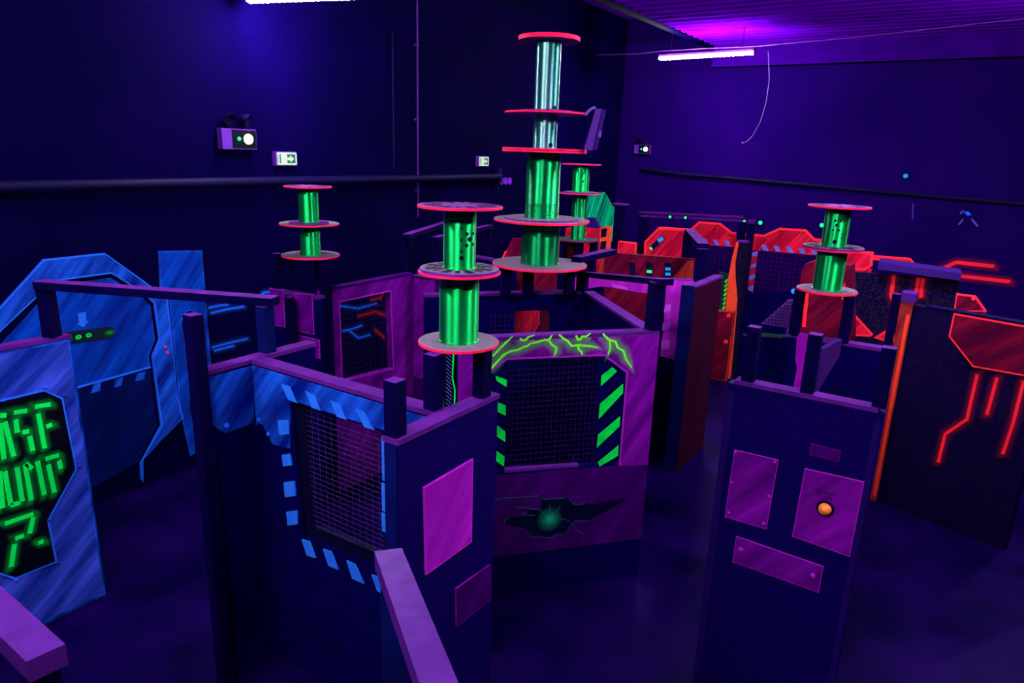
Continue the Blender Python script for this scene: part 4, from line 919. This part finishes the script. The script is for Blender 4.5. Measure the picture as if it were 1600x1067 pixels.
# purple mesh triangle behind
p = Pl(-1.3, 6.6, 0)
t = thing('mesh_gable', 'purple triangular board behind black mesh left of the right tower leg', 'panel', (-1.3, 6.6, 0))
m = MB(); q = p.Q([(1188, 506), (1210, 487), (1230, 469), (1246, 469), (1243, 514)]); m.prism(p, q, -.04, 0); q2 = p.q(1240, 514); m.prism(p, rect(q2[0]-.06, q2[0]-.01, 0, q2[1]+.02), -.04, -.002); m.build('board', plain('lilac_board', (.10, .02, .25), .6), t)
m = MB(); m.grid(p, q, .03, .002, .01); m.build('wire_mesh', SLOT, t)
# ================================================================ RED WALLS ON THE RIGHT
p = Pl(-1.0, 6.3, 0)
t = thing('tower_backdrop_barrier', 'dull red maze wall with a painted-on lit left edge behind the right tower legs', 'maze barrier', (-1.0, 6.3, 0))
q = p.Q([(1252, 424), (1258, 413), (1273, 408), (1330, 415), (1332, 526), (1243, 512)]); 
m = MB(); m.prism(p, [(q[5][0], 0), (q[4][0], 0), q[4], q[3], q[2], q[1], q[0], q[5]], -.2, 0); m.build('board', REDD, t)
m = MB(); m.stroke(p, p.Q([(1262, 448), (1256, 511)]), .03, .002, 0); m.stroke(p, p.Q([(1320, 442), (1316, 468)]), .012, .002, 0); m.build('edge_line', RRIM, t)  # scarlet strokes put in as the lit edges of this wall
m = MB(); m.prism(p, p.Q([(1277, 440), (1278, 412), (1331, 418), (1331, 440)]), .001, .02); m.build('dark_notch', NAVY, t) if False else None
YV = 8.0
p = Pl(-.5, YV, 3)
t = thing('chevron_barrier', 'sooty maze wall with red neon lines and red chevron plates', 'maze barrier', (-.5, YV, 0))
a = p.q(1322, 424); b = p.q(1500, 438)
m = MB(); m.prism(p, [(a[0], 0), (b[0], 0), b, a], -TW, 0); m.build('board', SOOT, t)
P0, P1_ = p.pt(*p.q(1372, 418), -.05), p.pt(*p.q(1500, 436), -.05); m = MB(); m.beam(P0, P1_, .35, .07); m.build('cap', RAIL if False else plain('violet_cap', (.03, .006, .14), .5), t)
Ze = lambda q: zm(1140, 290, 3.953, q)
for q in ([(1015, 555), (998, 680), (1030, 745), (1005, 850)], [(1168, 570), (1150, 675)], [(1195, 572), (1180, 690)]):
    m = MB(); m.stroke(p, p.Q(Ze(q)), .034, .002, 0, halo=.16, hm=1); m.build('neon_line', [NEONR, GLR], t)
for q in ([(735, 770), (752, 768), (888, 918), (870, 932), (735, 925)], [(890, 938), (1018, 862), (1018, 960), (990, 970)]):
    m = MB(); m.outlined(p, p.Q(Ze(q)), .001, .012, .02); m.build('chevron_plate', [RED, RRIM], t)
p2 = Pl(-.7, 8.4, 0)
t = thing('red_crest_plate', 'bright red cut-corner plate right of the right spool tower', 'plate', (-.9, 8.4, 0))
m = MB(); q = p2.Q(Ze([(700, 398), (888, 412), (880, 498), (832, 524), (690, 512)])); m.outlined(p2, q, -.05, 0, .025); m.prism(p2, [(q[4][0]+.1, 0), (q[4][0]+.3, 0), (q[4][0]+.3, q[4][1]+.03), (q[4][0]+.1, q[4][1]+.03)], -.05, -.004); m.build('board', [RED, RRIM], t)
p2 = Pl(-.5, 8.9, 0)
t = thing('red_bracket_frame', 'red outlined bracket board above the chevron wall', 'plate', (-.6, 8.9, 0))
m = MB(); q = p2.Q(Ze([(885, 432), (1115, 450), (1165, 508), (1105, 500), (1092, 482), (885, 458)])); m.outlined(p2, q, -.05, 0, .018)
m.prism(p2, [(q[0][0]+.15, 0), (q[0][0]+.3, 0), (q[0][0]+.3, q[5][1]+.02), (q[0][0]+.15, q[5][1]+.02)], -.05, -.004, 2); m.build('board', [RED, RRIM, NAVY], t)
# painted neon on the back wall
t = thing('neon_mural', 'red neon bars painted on the dark back wall at the right', 'wall painting', (0, YB, 0)); WN = Pl(0, YB-.002, 0); m = MB()
for q in ([(1462, 425), (1491, 411), (1496, 410), (1553, 416)], [(1499, 431), (1578, 440)]): m.stroke(WN, WN.Q(q), .05, .002, 0, halo=.22, hm=1)
m.build('neon_line', [NEONR, GLR], t)
t = thing('blue_wall_mark', 'small blue painted emblem of crossed strokes on the back wall', 'wall painting', (0, YB, 0)); m = MB()
for q in ([(1498, 351), (1505, 342)], [(1518, 342), (1528, 354)], [(1500, 334), (1506, 329)]): m.stroke(WN, WN.Q(q), .022, .002, 0)
m.prism(WN, WN.Q([(1506, 331), (1513, 330), (1518, 336), (1511, 337)]), 0, .004, 1); m.build('strokes', [plain('slate_blue_paint', (.06, .06, .4)), NEONB], t)
t = thing('painted_stroke', 'faint pale vertical stroke on the back wall above the chevron wall', 'wall painting', (-.5, YB, 0)); m = MB(); m.stroke(WN, WN.Q([(1427, 318), (1426, 340), (1425, 343)]), .016, .002, 0); m.build('stroke', plain('violet_stroke', (.05, .02, .25)), t)
# --- big right wall with red hex plate
A, B = Vector((-.315, 6.52)), Vector((.62, 6.22)); p = Pl.thru(A, B); L = p.len
t = thing('neon_vein_barrier', 'large dark maze wall with a red cut-corner plate and red neon veins', 'maze barrier', (A.x, A.y, 0))
m = MB(); m.prism(p, rect(0, L, 0, 1.78), -.10, 0); m.build('board', SOOT if False else noisy('black_speckled_paint', (.001, .0004, .018), (.014, .010, .03), 40, .6, .2, p=(.5, .95), detail=8), t)
cap(t, p.pt(.1, 0, -.05), p.pt(L, 0, -.05), 1.78, .11, .012, POST)
m = MB(); q = p.Q([(1494, 475), (1483, 525), (1521, 573), (1600, 587), (1700, 604), (1700, 500)]); q[0] = (q[0][0], 1.775); q[-1] = (q[-1][0], 1.775); m.outlined(p, q, .001, .014, .012); m.build('red_plate', [REDD, RRIM], t)
for q in ([(1527, 585), (1511, 655), (1477, 678), (1466, 722)], [(1558, 590), (1542, 648)], [(1600, 595), (1582, 665), (1567, 709)]):
    m = MB(); m.stroke(p, p.Q(q), .022, .002, 0, halo=.12, hm=1); m.build('neon_line', [NEONR, GLR], t)
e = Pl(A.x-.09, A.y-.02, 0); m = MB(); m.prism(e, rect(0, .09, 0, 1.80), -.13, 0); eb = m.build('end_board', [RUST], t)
m = MB(); m.prism(e, rect(.055, .08, .05, 1.70), .0005, .003); m.build('edge_line', plain('lit_edge_paint', (.9, .05, .02)), eb)  # lit right edge of the end board, painted on as a strip
m = MB(); m.box((A.x-.095, A.y-.03, 1.80), (A.x+.01, A.y+.14, 1.875)); m.build('cap', plain('violet_block', (.06, .008, .18), .5), t)
post(t, (A.x-.13, A.y-.01), 0, 1.86, .062, POST)
p2 = Pl(.1, 7.6, -5)
t = thing('red_corner_plate', 'red cut-corner plate peeping over the neon-veined wall', 'plate', (.1, 7.6, 0))
m = MB(); q = p2.Q([(1494, 459), (1524, 463), (1541, 487), (1490, 487)]); m.outlined(p2, q, -.05, 0, .012); m.prism(p2, [(q[3][0], 0), (q[2][0], 0), q[2], q[3]], -.05, -.004); m.build('board', [REDD, RRIM], t)
k = MB(); k.lathe(p2.pt(*p2.q(1521, 467), 0), [(.02, 0), (.015, .015), (.0001, .02)], 10, axis=p2.n); k.build('bolt', RRIM, t, smooth=True)
# ================================================================ FOREGROUND RAILS
def frail(label, P, z, h=.05):
    t = thing('handrail', label, 'handrail', (P[0].x, P[0].y, 0)); m = MB()
    T = [Vector((q.x, q.y, z)) for q in P]; B = [q-Vector((0, 0, h)) for q in T]; m.hexa(B+T); 
    m.build('rail', noisy('worn_purple_'+label[:5], (.042, .005, .11), (.06, .008, .15), 25, .45, .15, bump=.15), t); return t
z = 1.9
P = [atZ(585, 861, z), atZ(628, 856, z), atZ(720, 1075, z), atZ(658, 1075, z)]; d = (P[2]-P[1]); P[2] = P[1]+d*1.8; P[3] = P[0]+(P[3]-P[0])*1.8
t = frail('purple wooden handrail end jutting up from the bottom centre', P, z)
c = (P[0]+P[1])/2+(P[2]-P[1]).normalized()*.05; post(t, (c.x, c.y), 0, z-.05, .06, POSTB, 45)
P = [atZ(102, 1006, z), atZ(41, 1034, z), atZ(-60, 935, z), atZ(-60, 860, z)]
t = frail('lilac wooden handrail end at the bottom left corner', P, z)
c = (P[0]+P[1])/2+(P[2]-P[1]).normalized()*.05; post(t, (c.x, c.y), 0, z-.05, .055, POST, 0)
# ================================================================ RENDER LOOK
w = bpy.data.worlds.new('world'); S.world = w; w.use_nodes = True
w.node_tree.nodes['Background'].inputs[0].default_value = (.01, .001, .06, 1); w.node_tree.nodes['Background'].inputs[1].default_value = .2
S.view_settings.view_transform = 'Standard'; S.view_settings.look = 'None'; S.view_settings.gamma = 1; S.view_settings.use_curve_mapping = False
S.view_settings.exposure = 0.0
S.cycles.use_denoising = True; S.cycles.max_bounces = 6; S.cycles.transparent_max_bounces = 12
S.cycles.sample_clamp_indirect = 4
for o in bpy.data.objects:
    if '_o' in o: del o['_o']
